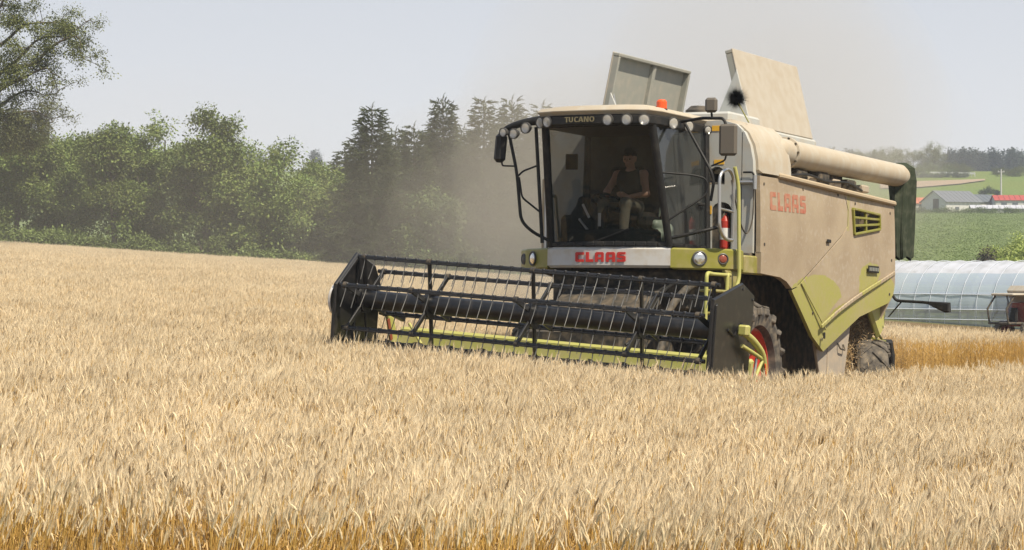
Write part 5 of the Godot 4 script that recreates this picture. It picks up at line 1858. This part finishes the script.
func combine_header(t: Node3D) -> void:
	# header frame: x along the reel; tilted to follow the slope of the field
	var f := Transform3D(Basis(Vector3.BACK, deg_to_rad(-4.0)), Vector3(0, 1.505, 3.33))
	var mb := MB.new()
	# trough: back wall, curved floor
	var prof := [Vector2(-1.04, -0.38), Vector2(-1.02, -0.62), Vector2(-0.92, -0.86), Vector2(-0.70, -0.96), Vector2(-0.40, -0.95), Vector2(0.05, -1.0), Vector2(0.06, -1.03), Vector2(-0.75, -1.02), Vector2(-1.00, -0.88), Vector2(-1.08, -0.62), Vector2(-1.12, -0.36)]
	mb.prism(PackedVector2Array(prof), Vector3(-2.42, 0, 0), Vector3(0, 0, 1), Vector3.UP, Vector3(4.84, 0, 0))
	var hd := put(mb, "header", mats.pale_green, t)
	hd.transform = f
	mb = MB.new()
	mb.box(Vector3(0, -0.37, -1.10), Vector3(4.84, 0.08, 0.12), 0.03)
	put(mb, "top_beam", mats.pale_green, hd)
	# feed auger with two flights
	mb = MB.new()
	mb.lathe(Vector3(-2.38, -0.72, -0.55), Vector3.RIGHT, [[0, 0.0], [0, 0.15], [4.76, 0.15], [4.76, 0.0]], 20)
	for s in [-1.0, 1.0]:
		var n := 90
		for i in n:
			var a0 := TAU * 4.0 * i / n
			var a1 := TAU * 4.0 * (i + 1) / n
			var x0: float = s * lerpf(2.34, 0.5, float(i) / n)
			var x1: float = s * lerpf(2.34, 0.5, float(i + 1) / n)
			var c := Vector3(0, -0.72, -0.55)
			var p0 := Vector3(x0, cos(a0), sin(a0) * s)
			var p1 := Vector3(x1, cos(a1), sin(a1) * s)
			mb.two(c + p0 * Vector3(1, 0.14, 0.14), c + p1 * Vector3(1, 0.14, 0.14), c + p1 * Vector3(1, 0.23, 0.23))
			mb.two(c + p0 * Vector3(1, 0.14, 0.14), c + p1 * Vector3(1, 0.23, 0.23), c + p0 * Vector3(1, 0.23, 0.23))
	put(mb, "feed_auger", mats.dark_steel, hd)
	# knife with fingers
	mb = MB.new()
	mb.box(Vector3(0, -1.0, 0.09), Vector3(4.84, 0.03, 0.08))
	for i in 63: mb.box(Vector3(-2.36 + 0.076 * i, -1.0, 0.18), Vector3(0.025, 0.025, 0.12))
	put(mb, "cutter_bar", mats.dark_steel, hd)
	# end plates
	mb = MB.new()
	mb.prism(PackedVector2Array([Vector2(-0.37, 0.57), Vector2(-0.76, 0.43), Vector2(-0.74, -1.0), Vector2(0.44, -1.0), Vector2(0.47, 0.36)]), Vector3(2.46, 0, 0), Vector3(0, 0, 1), Vector3.UP, Vector3(0.05, 0, 0), 0.012)
	var plate := put(mb, "end_plate", mats.black_paint, hd)
	mb = MB.new()
	mb.bar(Vector3(2.52, 0.30, 0.42), Vector3(2.52, -0.95, 0.40), 0.04, 0.03, 0.008, Vector3.RIGHT)
	mb.bar(Vector3(2.52, -0.05, -0.18), Vector3(2.52, 0.10, -0.42), 0.03, 0.02, 0.006, Vector3.RIGHT)
	mb.bar(Vector3(2.52, -0.05, -0.18), Vector3(2.52, 0.02, 0.02), 0.03, 0.02, 0.006, Vector3.RIGHT)
	for q in [[-0.37, 0.50], [-0.69, 0.38], [0.40, 0.30], [-0.66, -0.10]]:
		mb.lathe(Vector3(2.51, q[1], q[0]), Vector3.RIGHT, [[0, 0.02], [0.012, 0.018], [0.014, 0.0]], 8)
	put(mb, "stiffener", mats.black_paint, plate)
	mb = MB.new()
	mb.prism(PackedVector2Array([Vector2(0.06, 0.57), Vector2(0.53, 0.17), Vector2(0.50, -1.0), Vector2(-0.55, -1.0), Vector2(-0.56, 0.20), Vector2(-0.40, 0.42)]), Vector3(-2.46, 0, 0), Vector3(0, 0, 1), Vector3.UP, Vector3(-0.05, 0, 0), 0.012)
	plate = put(mb, "end_plate", mats.black_paint, hd)
	mb = MB.new()
	mb.bar(Vector3(-2.44, 0.5, 0.06), Vector3(-2.44, -0.9, 0.06), 0.05, 0.03, 0.008, Vector3.RIGHT)
	mb.bar(Vector3(-2.44, 0.52, 0.08), Vector3(-2.44, 0.17, 0.49), 0.05, 0.03, 0.008, Vector3.RIGHT)
	put(mb, "stiffener", mats.black_paint, plate)
	mb = MB.new()
	mb.lathe(Vector3(-2.51, -0.02, 0.36), Vector3.LEFT, [[0, 0.21], [0.03, 0.21], [0.06, 0.17], [0.08, 0.09], [0.085, 0.0]], 28)
	put(mb, "drive_cover", mats.bumper_white, plate)
	# crop dividers at both ends
	mb = MB.new()
	mb.box(Vector3(2.60, 0.02, -0.28), Vector3(0.12, 0.13, 0.13), 0.02)
	mb.tube(rounded([Vector3(2.60, 0.0, -0.25), Vector3(2.62, -0.08, -0.52), Vector3(2.64, -0.26, -0.86), Vector3(2.64, -0.78, -1.02)], 0.15), 0.042, 8)
	mb.tube(rounded([Vector3(2.58, -0.16, -0.30), Vector3(2.62, -0.25, -0.62), Vector3(2.64, -0.33, -0.90)], 0.1), 0.026, 8)
	mb.tube([Vector3(2.64, -0.30, -0.86), Vector3(2.62, -0.80, -0.45)], 0.022, 8)
	mb.tube([Vector3(2.64, -0.60, -1.0), Vector3(2.66, -0.58, -1.14)], 0.016, 8)
	mb.tube([Vector3(2.62, -0.72, 0.3), Vector3(2.62, -0.72, -1.06)], 0.02, 8)
	put(mb, "divider_frame", mats.pale_green, hd)
	mb = MB.new()
	mb.bar(Vector3(2.67, -0.36, -0.87), Vector3(2.67, -0.70, -0.99), 0.05, 0.012, 0.0, Vector3.RIGHT)
	put(mb, "reflector_strip", mats.orange_plastic, hd)
	mb = MB.new()
	mb.tube([Vector3(2.60, -0.60, -0.70), Vector3(2.60, -0.95, -0.70)], 0.03, 8)
	mb.tube([Vector3(2.60, -0.3, -0.74), Vector3(2.60, -0.62, -0.70)], 0.018, 8)
	put(mb, "hydraulic_ram", mats.steel_bright, hd)
	mb = MB.new()
	mb.prism(PackedVector2Array([Vector2(-0.62, -0.18), Vector2(-0.78, -0.22), Vector2(-0.95, -0.55), Vector2(-0.80, -0.58)]), Vector3(-2.36, 0, 0), Vector3(0, 0, 1), Vector3.UP, Vector3(-0.05, 0, 0), 0.01)
	mb.tube([Vector3(-2.2, -0.28, -0.9), Vector3(-1.95, -0.52, -0.8)], 0.02, 6)
	put(mb, "divider_frame", mats.pale_green, hd)
	mb = MB.new()
	mb.bar(Vector3(-2.34, -0.24, -0.60), Vector3(-2.34, -0.50, -0.72), 0.06, 0.012, 0.0, Vector3.RIGHT)
	put(mb, "reflector_strip", mats.red_lens, hd)
	# reel: tube, six tine bars, spiders, tines
	mb = MB.new()
	mb.lathe(Vector3(-2.42, 0, 0), Vector3.RIGHT, [[0, 0.0], [0, 0.115], [4.84, 0.115], [4.84, 0.0]], 28)
	put(mb, "reel_tube", mats.black_paint, hd)
	var R := 0.535
	var bars := []
	for k in 6:
		var a := deg_to_rad(18.0 + 60.0 * k)
		bars.append(Vector3(0, sin(a) * R, cos(a) * R))
	var bar := MB.new()
	bar.tube([Vector3(-2.42, 0, 0), Vector3(2.42, 0, 0)], 0.026, 10)
	bar.box(Vector3(0, -0.018, 0.022), Vector3(4.78, 0.02, 0.035), 0.004)
	for i in 33: bar.box(Vector3(-2.32 + 0.145 * i, 0.0, 0.0), Vector3(0.035, 0.062, 0.062), 0.008)
	var bar_mesh := bar.mesh()
	var tine := MB.new()
	tine.tube(curve([Vector3(0, 0, 0.02), Vector3(0.0, -0.10, 0.05), Vector3(0, -0.27, 0.13)], 3), [0.0068, 0.0068, 0.0068, 0.006, 0.006, 0.0055, 0.005], 5)
	var tine_mesh := tine.mesh()
	for k in 6:
		put_mesh(bar_mesh, "reel_bar", mats.black_paint, hd, Transform3D(Basis(), bars[k]))
		for i in 33:
			put_mesh(tine_mesh, "tine", mats.tine_steel, hd, Transform3D(Basis(Vector3.RIGHT, 0.10 * sin(i * 2.3 + k) * sin(i * 0.7 + 2.0 * k)) * Basis(Vector3.BACK, 0.05 * sin(i * 3.1 + k)), bars[k] + Vector3(-2.32 + 0.145 * i, 0, 0)))
	for x in [-2.34, -1.42, 0.0, 1.42, 2.34]:
		mb = MB.new()
		mb.lathe(Vector3(x - 0.03, 0, 0), Vector3.RIGHT, [[0, 0.115], [0, 0.17], [0.06, 0.17], [0.06, 0.115]], 20)
		var hub := put(mb, "spider_hub", mats.black_paint, hd)
		for k in 6:
			mb = MB.new()
			var dir: Vector3 = bars[k].normalized()
			mb.bar(Vector3(x, 0, 0) + dir * 0.12, Vector3(x, 0, 0) + dir * (R + 0.01), 0.07, 0.028, 0.008, Vector3.RIGHT)
			put(mb, "spider_arm", mats.black_paint, hd)
			mb = MB.new()
			mb.lathe(Vector3(x - 0.025, 0, 0) + dir * R, Vector3.RIGHT, [[0, 0.0], [0, 0.04], [0.05, 0.04], [0.05, 0.0]], 10)
			put(mb, "bearing", mats.dark_steel, hub)
	# arms that carry the reel
	for x in [-2.40, 2.40]:
		mb = MB.new()
		mb.bar(Vector3(x, -0.22, -1.10), Vector3(x, 0.02, -0.05), 0.06, 0.11, 0.015)
		put(mb, "reel_arm", mats.black_paint, hd)
	# feeder house, hoses
	mb = MB.new()
	mb.prism(PackedVector2Array([Vector2(0.35, 1.95), Vector2(1.0, 1.92), Vector2(2.26, 1.30), Vector2(2.26, 0.62), Vector2(0.5, 0.95)]), Vector3(-0.66, 0, 0), Vector3(0, 0, 1), Vector3.UP, Vector3(1.32, 0, 0), 0.03)
	put(mb, "feeder_house", mats.dark_steel, t)
	mb = MB.new()
	mb.tube(curve([Vector3(1.05, 1.95, 0.8), Vector3(1.10, 1.85, 1.3), Vector3(1.06, 1.55, 1.75), Vector3(1.10, 1.1, 2.05), Vector3(1.0, 0.95, 2.2)], 6), 0.05, 10)
	put(mb, "drive_hose", mats.dark_steel, t)
	mb = MB.new()
	mb.tube(curve([Vector3(0.85, 2.0, 0.8), Vector3(0.86, 1.8, 1.5), Vector3(0.8, 1.35, 1.9), Vector3(0.82, 1.1, 2.2)], 6), 0.025, 8)
	mb.tube(curve([Vector3(0.78, 2.0, 0.8), Vector3(0.74, 1.75, 1.5), Vector3(0.78, 1.3, 2.0), Vector3(0.7, 1.15, 2.2)], 6), 0.02, 8)
	put(mb, "hose", mats.black_plastic, t)

# ---------------------------------------------------------------- the driver
func bone_field(p: Vector3, bones: Array, k: float) -> float:
	var d := 9.0
	for b in bones:
		var a: Vector3 = b[0]
		var e: Vector3 = b[1] - a
		var t := clampf((p - a).dot(e) / maxf(e.length_squared(), 1e-8), 0.0, 1.0)
		var q := p.distance_to(a + e * t) - lerpf(b[2], b[3], t)
		if q > d + k: continue
		var h := clampf(0.5 + 0.5 * (d - q) / k, 0.0, 1.0)
		d = lerpf(d, q, h) - k * h * (1.0 - h)
	return d

func nets(mb: MB, bones: Array, cell: float, k := 0.03) -> void:
	# surface nets of tapered capsules joined smoothly
	var lo := Vector3.ONE * 99.0
	var hi := Vector3.ONE * -99.0
	for b in bones:
		for e in [[b[0], b[2]], [b[1], b[3]]]:
			lo = lo.min(e[0] - Vector3.ONE * (e[1] + cell * 2.0))
			hi = hi.max(e[0] + Vector3.ONE * (e[1] + cell * 2.0))
	var n := Vector3i((hi - lo) / cell) + Vector3i(2, 2, 2)
	var val := PackedFloat32Array()
	val.resize(n.x * n.y * n.z)
	val.fill(1.0)
	# only near each bone
	var seen := PackedByteArray()
	seen.resize(val.size())
	for b in bones:
		var r: float = maxf(b[2], b[3]) + cell * 2.0 + k * 0.5
		var a := Vector3i(((b[0] as Vector3).min(b[1]) - Vector3.ONE * r - lo) / cell).max(Vector3i.ZERO)
		var z := Vector3i(((b[0] as Vector3).max(b[1]) + Vector3.ONE * r - lo) / cell + Vector3.ONE).min(n - Vector3i.ONE)
		for iz in range(a.z, z.z + 1):
			for iy in range(a.y, z.y + 1):
				for ix in range(a.x, z.x + 1):
					var id := ix + n.x * (iy + n.y * iz)
					if not seen[id]:
						seen[id] = 1
						val[id] = bone_field(lo + Vector3(ix, iy, iz) * cell, bones, k)
	var vert := {}
	var pos := PackedVector3Array()
	var offs := [0, 1, n.x, n.x + 1, n.x * n.y, n.x * n.y + 1, n.x * n.y + n.x, n.x * n.y + n.x + 1]
	var edges := [[0, 1], [2, 3], [4, 5], [6, 7], [0, 2], [1, 3], [4, 6], [5, 7], [0, 4], [1, 5], [2, 6], [3, 7]]
	for iz in n.z - 1:
		for iy in n.y - 1:
			for ix in n.x - 1:
				var id := ix + n.x * (iy + n.y * iz)
				if not seen[id]: continue
				var neg := 0
				for o in offs: neg += 1 if val[id + o] < 0.0 else 0
				if neg == 0 or neg == 8: continue
				var s := Vector3.ZERO
				var c := 0
				for e in edges:
					var va := val[id + offs[e[0]]]
					var vb := val[id + offs[e[1]]]
					if (va < 0.0) == (vb < 0.0): continue
					var t := va / (va - vb)
					var pa := Vector3(e[0] & 1, (e[0] >> 1) & 1, e[0] >> 2)
					var pb := Vector3(e[1] & 1, (e[1] >> 1) & 1, e[1] >> 2)
					s += pa.lerp(pb, t)
					c += 1
				vert[id] = pos.size()
				pos.append(lo + (Vector3(ix, iy, iz) + s / c) * cell)
	var nrm := PackedVector3Array()
	for p in pos:
		var h := cell * 0.5
		nrm.append(Vector3(bone_field(p + Vector3(h, 0, 0), bones, k) - bone_field(p - Vector3(h, 0, 0), bones, k), bone_field(p + Vector3(0, h, 0), bones, k) - bone_field(p - Vector3(0, h, 0), bones, k), bone_field(p + Vector3(0, 0, h), bones, k) - bone_field(p - Vector3(0, 0, h), bones, k)).normalized())
	var axis_step := [1, n.x, n.x * n.y]
	for id in vert:
		for ax in 3:
			var u: int = axis_step[(ax + 1) % 3]
			var w: int = axis_step[(ax + 2) % 3]
			if (val[id] < 0.0) == (val[id + axis_step[ax]] < 0.0): continue
			if not (vert.has(id - u) and vert.has(id - w) and vert.has(id - u - w)): continue
			var q := [vert[id], vert[id - u], vert[id - u - w], vert[id - w]]
			mb.tri(pos[q[0]], pos[q[1]], pos[q[2]], nrm[q[0]], nrm[q[1]], nrm[q[2]])
			mb.tri(pos[q[0]], pos[q[2]], pos[q[3]], nrm[q[0]], nrm[q[2]], nrm[q[3]])

func hand_bones(wrist: Vector3, grip: Vector3, across: Vector3, curl: Vector3, thumb_side: float) -> Array:
	# palm and five bent fingers closing round «grip»; across runs from little finger to index finger
	var fwd := (grip - wrist).normalized()
	var palm := wrist + fwd * 0.055
	var bones := []
	for i in 4:
		bones.append([wrist + across * (i - 1.5) * 0.008, palm + fwd * 0.035 + across * (i - 1.5) * 0.020, 0.016, 0.012])
		var ln: float = [0.030, 0.038, 0.042, 0.037][i]
		var k := palm + fwd * 0.035 + across * (i - 1.5) * 0.021
		var m := k + (fwd * 0.8 + curl * 0.5).normalized() * ln
		var e := m + (curl - fwd * 0.1).normalized() * ln * 0.75
		var f := e + (curl * 0.5 - fwd * 0.9).normalized() * ln * 0.6
		bones.append([k, m, 0.0105, 0.0095])
		bones.append([m, e, 0.0095, 0.009])
		bones.append([e, f, 0.009, 0.008])
	var tb := wrist + fwd * 0.025 + across * 0.030 * thumb_side
	var tm := tb + (across * 0.8 * thumb_side + fwd * 0.7 + curl * 0.4).normalized() * 0.045
	bones.append([tb - across * 0.012 * thumb_side, tm, 0.014, 0.011])
	bones.append([tm, tm + (curl * 0.9 + fwd * 0.5 - across * 0.2 * thumb_side).normalized() * 0.034, 0.011, 0.009])
	return bones

func make_driver() -> void:
	var t := thing("person", "driver in a black sleeveless top and light trousers holding the steering wheel", "person", "", machine * Transform3D(Basis(), Vector3(0.0, 2.86, 0.62)))
	# joints relative to the seat
	var pelvis := Vector3(0, 0.10, -0.02)
	var chest := Vector3(0.01, 0.40, -0.05)
	var neck := Vector3(0.01, 0.56, -0.03)
	var skull := Vector3(0.0, 0.70, 0.0)
	var skin := mat("skin", lin(0.42, 0.24, 0.16), 0.55)
	var cloth := mat("black_cloth", lin(0.02, 0.02, 0.022), 0.9)
	var khaki := mat("light_trousers", lin(0.17, 0.155, 0.115), 0.9)
	var sh_l := Vector3(0.19, 0.50, -0.03)
	var sh_r := Vector3(-0.18, 0.50, -0.03)
	var el_l := Vector3(0.27, 0.24, 0.06)
	var wr_l := Vector3(0.13, 0.19, 0.30)
	var el_r := Vector3(-0.27, 0.27, 0.10)
	var wr_r := Vector3(-0.16, 0.21, 0.33)
	var knee_l := Vector3(0.15, 0.10, 0.44)
	var knee_r := Vector3(-0.16, 0.10, 0.44)
	var ank_l := Vector3(0.15, -0.36, 0.50)
	var ank_r := Vector3(-0.16, -0.36, 0.52)
	var torso := [[pelvis, Vector3(0, 0.25, -0.04), 0.125, 0.115], [Vector3(0, 0.25, -0.04), chest, 0.115, 0.13], [Vector3(-0.06, 0.10, 0), Vector3(0.06, 0.10, 0), 0.12, 0.12], [Vector3(-0.07, 0.41, -0.04), Vector3(0.07, 0.41, -0.04), 0.115, 0.115], [chest, Vector3(0.01, 0.52, -0.04), 0.10, 0.06]]
	var arms := [[sh_l, el_l, 0.055, 0.042], [el_l, wr_l, 0.042, 0.028], [sh_r, el_r, 0.055, 0.042], [el_r, wr_r, 0.042, 0.028], [Vector3(0.06, 0.50, -0.04), sh_l, 0.06, 0.055], [Vector3(-0.06, 0.50, -0.04), sh_r, 0.06, 0.055]]
	var legs := [[Vector3(0.09, 0.08, 0), knee_l, 0.088, 0.062], [knee_l, ank_l, 0.058, 0.040], [Vector3(-0.09, 0.08, 0), knee_r, 0.088, 0.062], [knee_r, ank_r, 0.058, 0.040]]
	var head := [[neck, Vector3(0.01, 0.62, -0.01), 0.055, 0.052], [Vector3(0, 0.735, -0.012), Vector3(0, 0.70, 0.0), 0.088, 0.078], [Vector3(0, 0.70, 0.0), Vector3(0, 0.622, 0.045), 0.075, 0.038], [Vector3(0, 0.70, 0.078), Vector3(0, 0.668, 0.098), 0.010, 0.014], [Vector3(-0.018, 0.637, 0.074), Vector3(0.018, 0.637, 0.074), 0.010, 0.010], [Vector3(0.082, 0.71, -0.005), Vector3(0.082, 0.67, 0.0), 0.016, 0.010], [Vector3(-0.082, 0.71, -0.005), Vector3(-0.082, 0.67, 0.0), 0.016, 0.010], [Vector3(-0.05, 0.722, 0.066), Vector3(0.05, 0.722, 0.066), 0.013, 0.013]]
	var mb := MB.new()
	nets(mb, torso + arms + legs + [[neck - Vector3(0, 0.06, 0), Vector3(0.01, 0.62, -0.01), 0.06, 0.052]], 0.016, 0.035)
	nets(mb, head, 0.008, 0.02)
	nets(mb, hand_bones(wr_l, wr_l + Vector3(-0.05, 0.03, 0.09), Vector3(-0.5, 0.8, 0.2).normalized(), Vector3(-0.6, -0.2, 0.3).normalized(), 1.0), 0.0055, 0.006)
	nets(mb, hand_bones(wr_r, wr_r + Vector3(0.03, 0.03, 0.09), Vector3(0.5, 0.8, 0.2).normalized(), Vector3(0.6, -0.2, 0.3).normalized(), 1.0), 0.0055, 0.006)
	put(mb, "body", skin, t)
	mb = MB.new()
	for s in [-1.0, 1.0]:
		mb.lathe(Vector3(0.032 * s, 0.693, 0.070), Vector3(0, 0, 1), [[0, 0.012], [0.007, 0.008], [0.009, 0.0]], 10)
	put(mb, "eyes", mats.cab_trim, t)
	var fat := func(bones: Array, g: float) -> Array:
		var out := []
		for b in bones: out.append([b[0], b[1], b[2] + g, b[3] + g])
		return out
	mb = MB.new()
	nets(mb, fat.call(torso + [[Vector3(0.06, 0.47, -0.04), Vector3(0.12, 0.49, -0.035), 0.07, 0.06], [Vector3(-0.06, 0.47, -0.04), Vector3(-0.12, 0.49, -0.035), 0.07, 0.06]], 0.012), 0.016, 0.035)
	put(mb, "sleeveless_top", cloth, t)
	mb = MB.new()
	nets(mb, fat.call(legs + [[Vector3(-0.06, 0.07, 0), Vector3(0.06, 0.07, 0), 0.125, 0.125]], 0.014), 0.016, 0.035)
	put(mb, "trousers", khaki, t)
	mb = MB.new()
	nets(mb, [[ank_l, ank_l + Vector3(0, -0.05, 0.02), 0.052, 0.05], [ank_l + Vector3(0, -0.045, 0), ank_l + Vector3(0, -0.055, 0.16), 0.045, 0.038], [ank_r, ank_r + Vector3(0, -0.05, 0.02), 0.052, 0.05], [ank_r + Vector3(0, -0.045, 0), ank_r + Vector3(0, -0.055, 0.16), 0.045, 0.038]], 0.012, 0.02)
	put(mb, "boots", cloth, t)
	mb = MB.new()
	nets(mb, [[Vector3(0, 0.755, -0.012), Vector3(0, 0.765, 0.0), 0.092, 0.086]], 0.012, 0.02)
	mb.prism(PackedVector2Array([Vector2(-0.075, 0.05), Vector2(-0.06, 0.14), Vector2(0, 0.165), Vector2(0.06, 0.14), Vector2(0.075, 0.05)]), Vector3(0, 0.755, 0), Vector3.RIGHT, Vector3(0, -0.12, 1), Vector3(0, 0.008, 0), 0.002)
	put(mb, "cap", cloth, t)

# ---------------------------------------------------------------- small things on and round the machine
func make_small_things() -> void:
	var t := thing("fire_extinguisher", "red fire extinguisher standing in the niche beside the cab", "fire extinguisher", "", machine * Transform3D(Basis(), Vector3(1.085, 2.415, 0.0)))
	var mb := MB.new()
	mb.lathe(Vector3.ZERO, Vector3.UP, [[0, 0.0], [0, 0.062], [0.02, 0.068], [0.36, 0.068], [0.42, 0.045], [0.44, 0.028], [0.46, 0.028]], 22)
	put(mb, "cylinder", mats.extinguisher_red, t)
	mb = MB.new()
	mb.lathe(Vector3(0, 0.12, 0), Vector3.UP, [[0, 0.0695], [0.15, 0.0695]], 22)
	put(mb, "label", mats.paper_white, t)
	mb = MB.new()
	mb.lathe(Vector3(0, 0.46, 0), Vector3.UP, [[0, 0.022], [0.04, 0.022], [0.05, 0.0]], 12)
	mb.bar(Vector3(0, 0.50, -0.02), Vector3(0, 0.55, 0.10), 0.025, 0.012)
	mb.bar(Vector3(0, 0.48, 0.0), Vector3(0, 0.49, 0.11), 0.025, 0.012)
	put(mb, "valve", mats.black_plastic, t)
	mb = MB.new()
	mb.tube(curve([Vector3(-0.02, 0.47, 0), Vector3(-0.09, 0.44, 0.02), Vector3(-0.085, 0.2, 0.03), Vector3(-0.08, 0.06, 0.03)], 5), 0.011, 7)
	put(mb, "hose", mats.black_plastic, t)
	# odds and ends carried in the cab
	rng.seed = 17
	t = thing("plastic_bag", "crumpled pale green plastic bag beside the driver in the cab", "bag", "", machine * Transform3D(Basis(), Vector3(0.58, 2.42, 0.85)))
	mb = MB.new()
	var lumps := []
	for i in 9:
		var p := Vector3(rng.randf_range(-0.10, 0.10), rng.randf_range(0.10, 0.34), rng.randf_range(-0.14, 0.14))
		lumps.append([p, p + Vector3(rng.randfn(), rng.randfn(), rng.randfn()) * 0.05, 0.09, 0.06])
	nets(mb, lumps, 0.016, 0.012)
	put(mb, "film", mat("bag_plastic", lin(0.42, 0.50, 0.40), 0.35), t)
	mb = MB.new()
	mb.tube(curve([Vector3(-0.05, 0.38, 0), Vector3(-0.02, 0.50, 0.02), Vector3(0.05, 0.49, 0.0), Vector3(0.07, 0.38, 0)], 4), 0.012, 6)
	put(mb, "handle", mats.bag_plastic, t)
	t = thing("rucksack", "black rucksack leaning beside the steering column in the cab", "bag", "", machine * Transform3D(Basis(), Vector3(-0.52, 2.42, 1.0)))
	mb = MB.new()
	nets(mb, [[Vector3(0, 0.16, 0), Vector3(0, 0.38, 0), 0.15, 0.12], [Vector3(0.02, 0.40, 0), Vector3(0.04, 0.58, 0.02), 0.10, 0.06], [Vector3(0.10, 0.15, 0.05), Vector3(0.12, 0.30, 0.05), 0.09, 0.07]], 0.018, 0.03)
	put(mb, "bag", mats.black_cloth, t)
	mb = MB.new()
	mb.tube([Vector3(0.06, 0.34, 0.15), Vector3(0.24, 0.14, 0.17)], 0.016, 6)
	put(mb, "strap", mats.steel_bright, t)
	# a round black bristle brush on a stick, stuck on the tank
	rng.seed = 55
	t = thing("bristle_brush", "round black bristle brush on a thin stick beside the tank lid", "brush", "", machine * Transform3D(Basis(), Vector3(1.30, 4.08, -0.10)))
	mb = MB.new()
	mb.tube([Vector3(0.06, -0.02, 0), Vector3(-0.12, 0.29, 0)], 0.009, 6)
	put(mb, "stick", mats.green_paint, t)
	mb = MB.new()
	for i in 9000:
		var q := Vector3(rng.randfn(), rng.randfn(), rng.randfn()).normalized()
		var c := Vector3(-0.12, 0.30, 0)
		var l := 0.03 + absf(rng.randfn(0.0, 0.075))
		var s := q.cross(Vector3(rng.randfn(), rng.randfn(), rng.randfn())).normalized() * 0.0016
		mb.two(c + q * 0.02 - s, c + q * 0.02 + s, c + q * minf(l, 0.20))
	put(mb, "bristles", mats.black_matt, t)
	# chaff and short straw pouring out in front of the rear wheel
	var chaff := stuff("chaff", "brown chaff and short straw pouring from under the machine", "chaff")
	chaff.transform = machine
	mb = MB.new()
	for i in 5200:
		var y := rng.randf_range(0.5, 1.78)
		var z := rng.randf_range(-5.25, -3.95) + 0.12 * (1.8 - y)
		var p := Vector3(rng.randf_range(0.95, 1.34), y, z)
		var a := Vector3(rng.randfn(), rng.randfn(), rng.randfn()).normalized() * rng.randf_range(0.012, 0.045)
		var s := a.cross(Vector3(rng.randfn(), rng.randfn(), rng.randfn())).normalized() * rng.randf_range(0.003, 0.008)
		mb.col = [Color(0.38, 0.27, 0.15), Color(0.26, 0.18, 0.10), Color(0.5, 0.38, 0.22), Color(0.14, 0.10, 0.06)][rng.randi() % 4]
		mb.two(p - a - s, p - a + s, p + a)
	put(mb, "bits", mats.wheat, chaff)
	chaff.get_child(0).set_meta("kind", "stuff")

# ---------------------------------------------------------------- dust in the air
func make_dust() -> void:
	# [centre, full size, density]: many billows of different size and thickness
	var clouds := []
	rng.seed = 140
	for i in 46:
		var u := rng.randf()
		var x := lerpf(-1.2, 6.6, pow(u, 1.1)) + rng.randfn(0.0, 0.3)
		var low := clampf(1.0 - absf(x - 0.6) / 4.0, 0.0, 1.0)
		var y := lerpf(0.9, 5.0, rng.randf()) if rng.randf() < 0.55 else lerpf(0.6, 3.2, rng.randf())
		var r := rng.randf_range(0.8, 2.1)
		# thick low down behind the cab, thin at the rim
		var rim := Vector2((x - 1.6) / 4.8, (y - 2.0) / 3.6).length()
		var dens := lerpf(0.021, 0.009, clampf(rim, 0.0, 1.0)) * rng.randf_range(0.6, 1.3) * lerpf(0.75, 1.15, low)
		clouds.append([Vector3(x, y, rng.randf_range(-50.0, -44.0)), Vector3(2.2, 1.75, 2.4) * r * rng.randf_range(0.85, 1.2), dens])
	for a in [[Vector3(1.9, 2.8, -47.0), Vector3(7.5, 5.8, 5.0), 0.010], [Vector3(-10.0, 2.2, -96.0), Vector3(34.0, 9.5, 26.0), 0.0031], [Vector3(-18.0, 2.6, -104.0), Vector3(26.0, 11.0, 20.0), 0.0031], [Vector3(-3.0, 1.6, -88.0), Vector3(20.0, 5.0, 20.0), 0.003], [Vector3(3.4, 4.3, -48.0), Vector3(13.0, 9.5, 7.0), 0.028], [Vector3(4.6, 4.7, -47.0), Vector3(9.0, 6.8, 6.0), 0.036], [Vector3(5.6, 4.0, -46.5), Vector3(6.0, 5.2, 5.0), 0.024], [Vector3(0.2, 2.2, -50.0), Vector3(10.0, 6.5, 6.0), 0.018]]:
		clouds.append(a)
	var dust := stuff("dust_cloud", "tan dust drifting in billows behind the harvester", "dust")
	for i in clouds.size():
		var f := FogVolume.new()
		f.name = "billow"
		f.shape = RenderingServer.FOG_VOLUME_SHAPE_ELLIPSOID
		f.size = clouds[i][1]
		f.position = clouds[i][0]
		f.rotation = Vector3(0.3 * sin(i * 1.7), i * 0.9, 0.4 * sin(i * 2.9))
		var m := FogMaterial.new()
		m.resource_name = "dust"
		m.albedo = Color(0.98, 0.94, 0.865)
		m.density = clouds[i][2]
		f.material = m
		f.set_meta("kind", "stuff")
		dust.add_child(f, true)
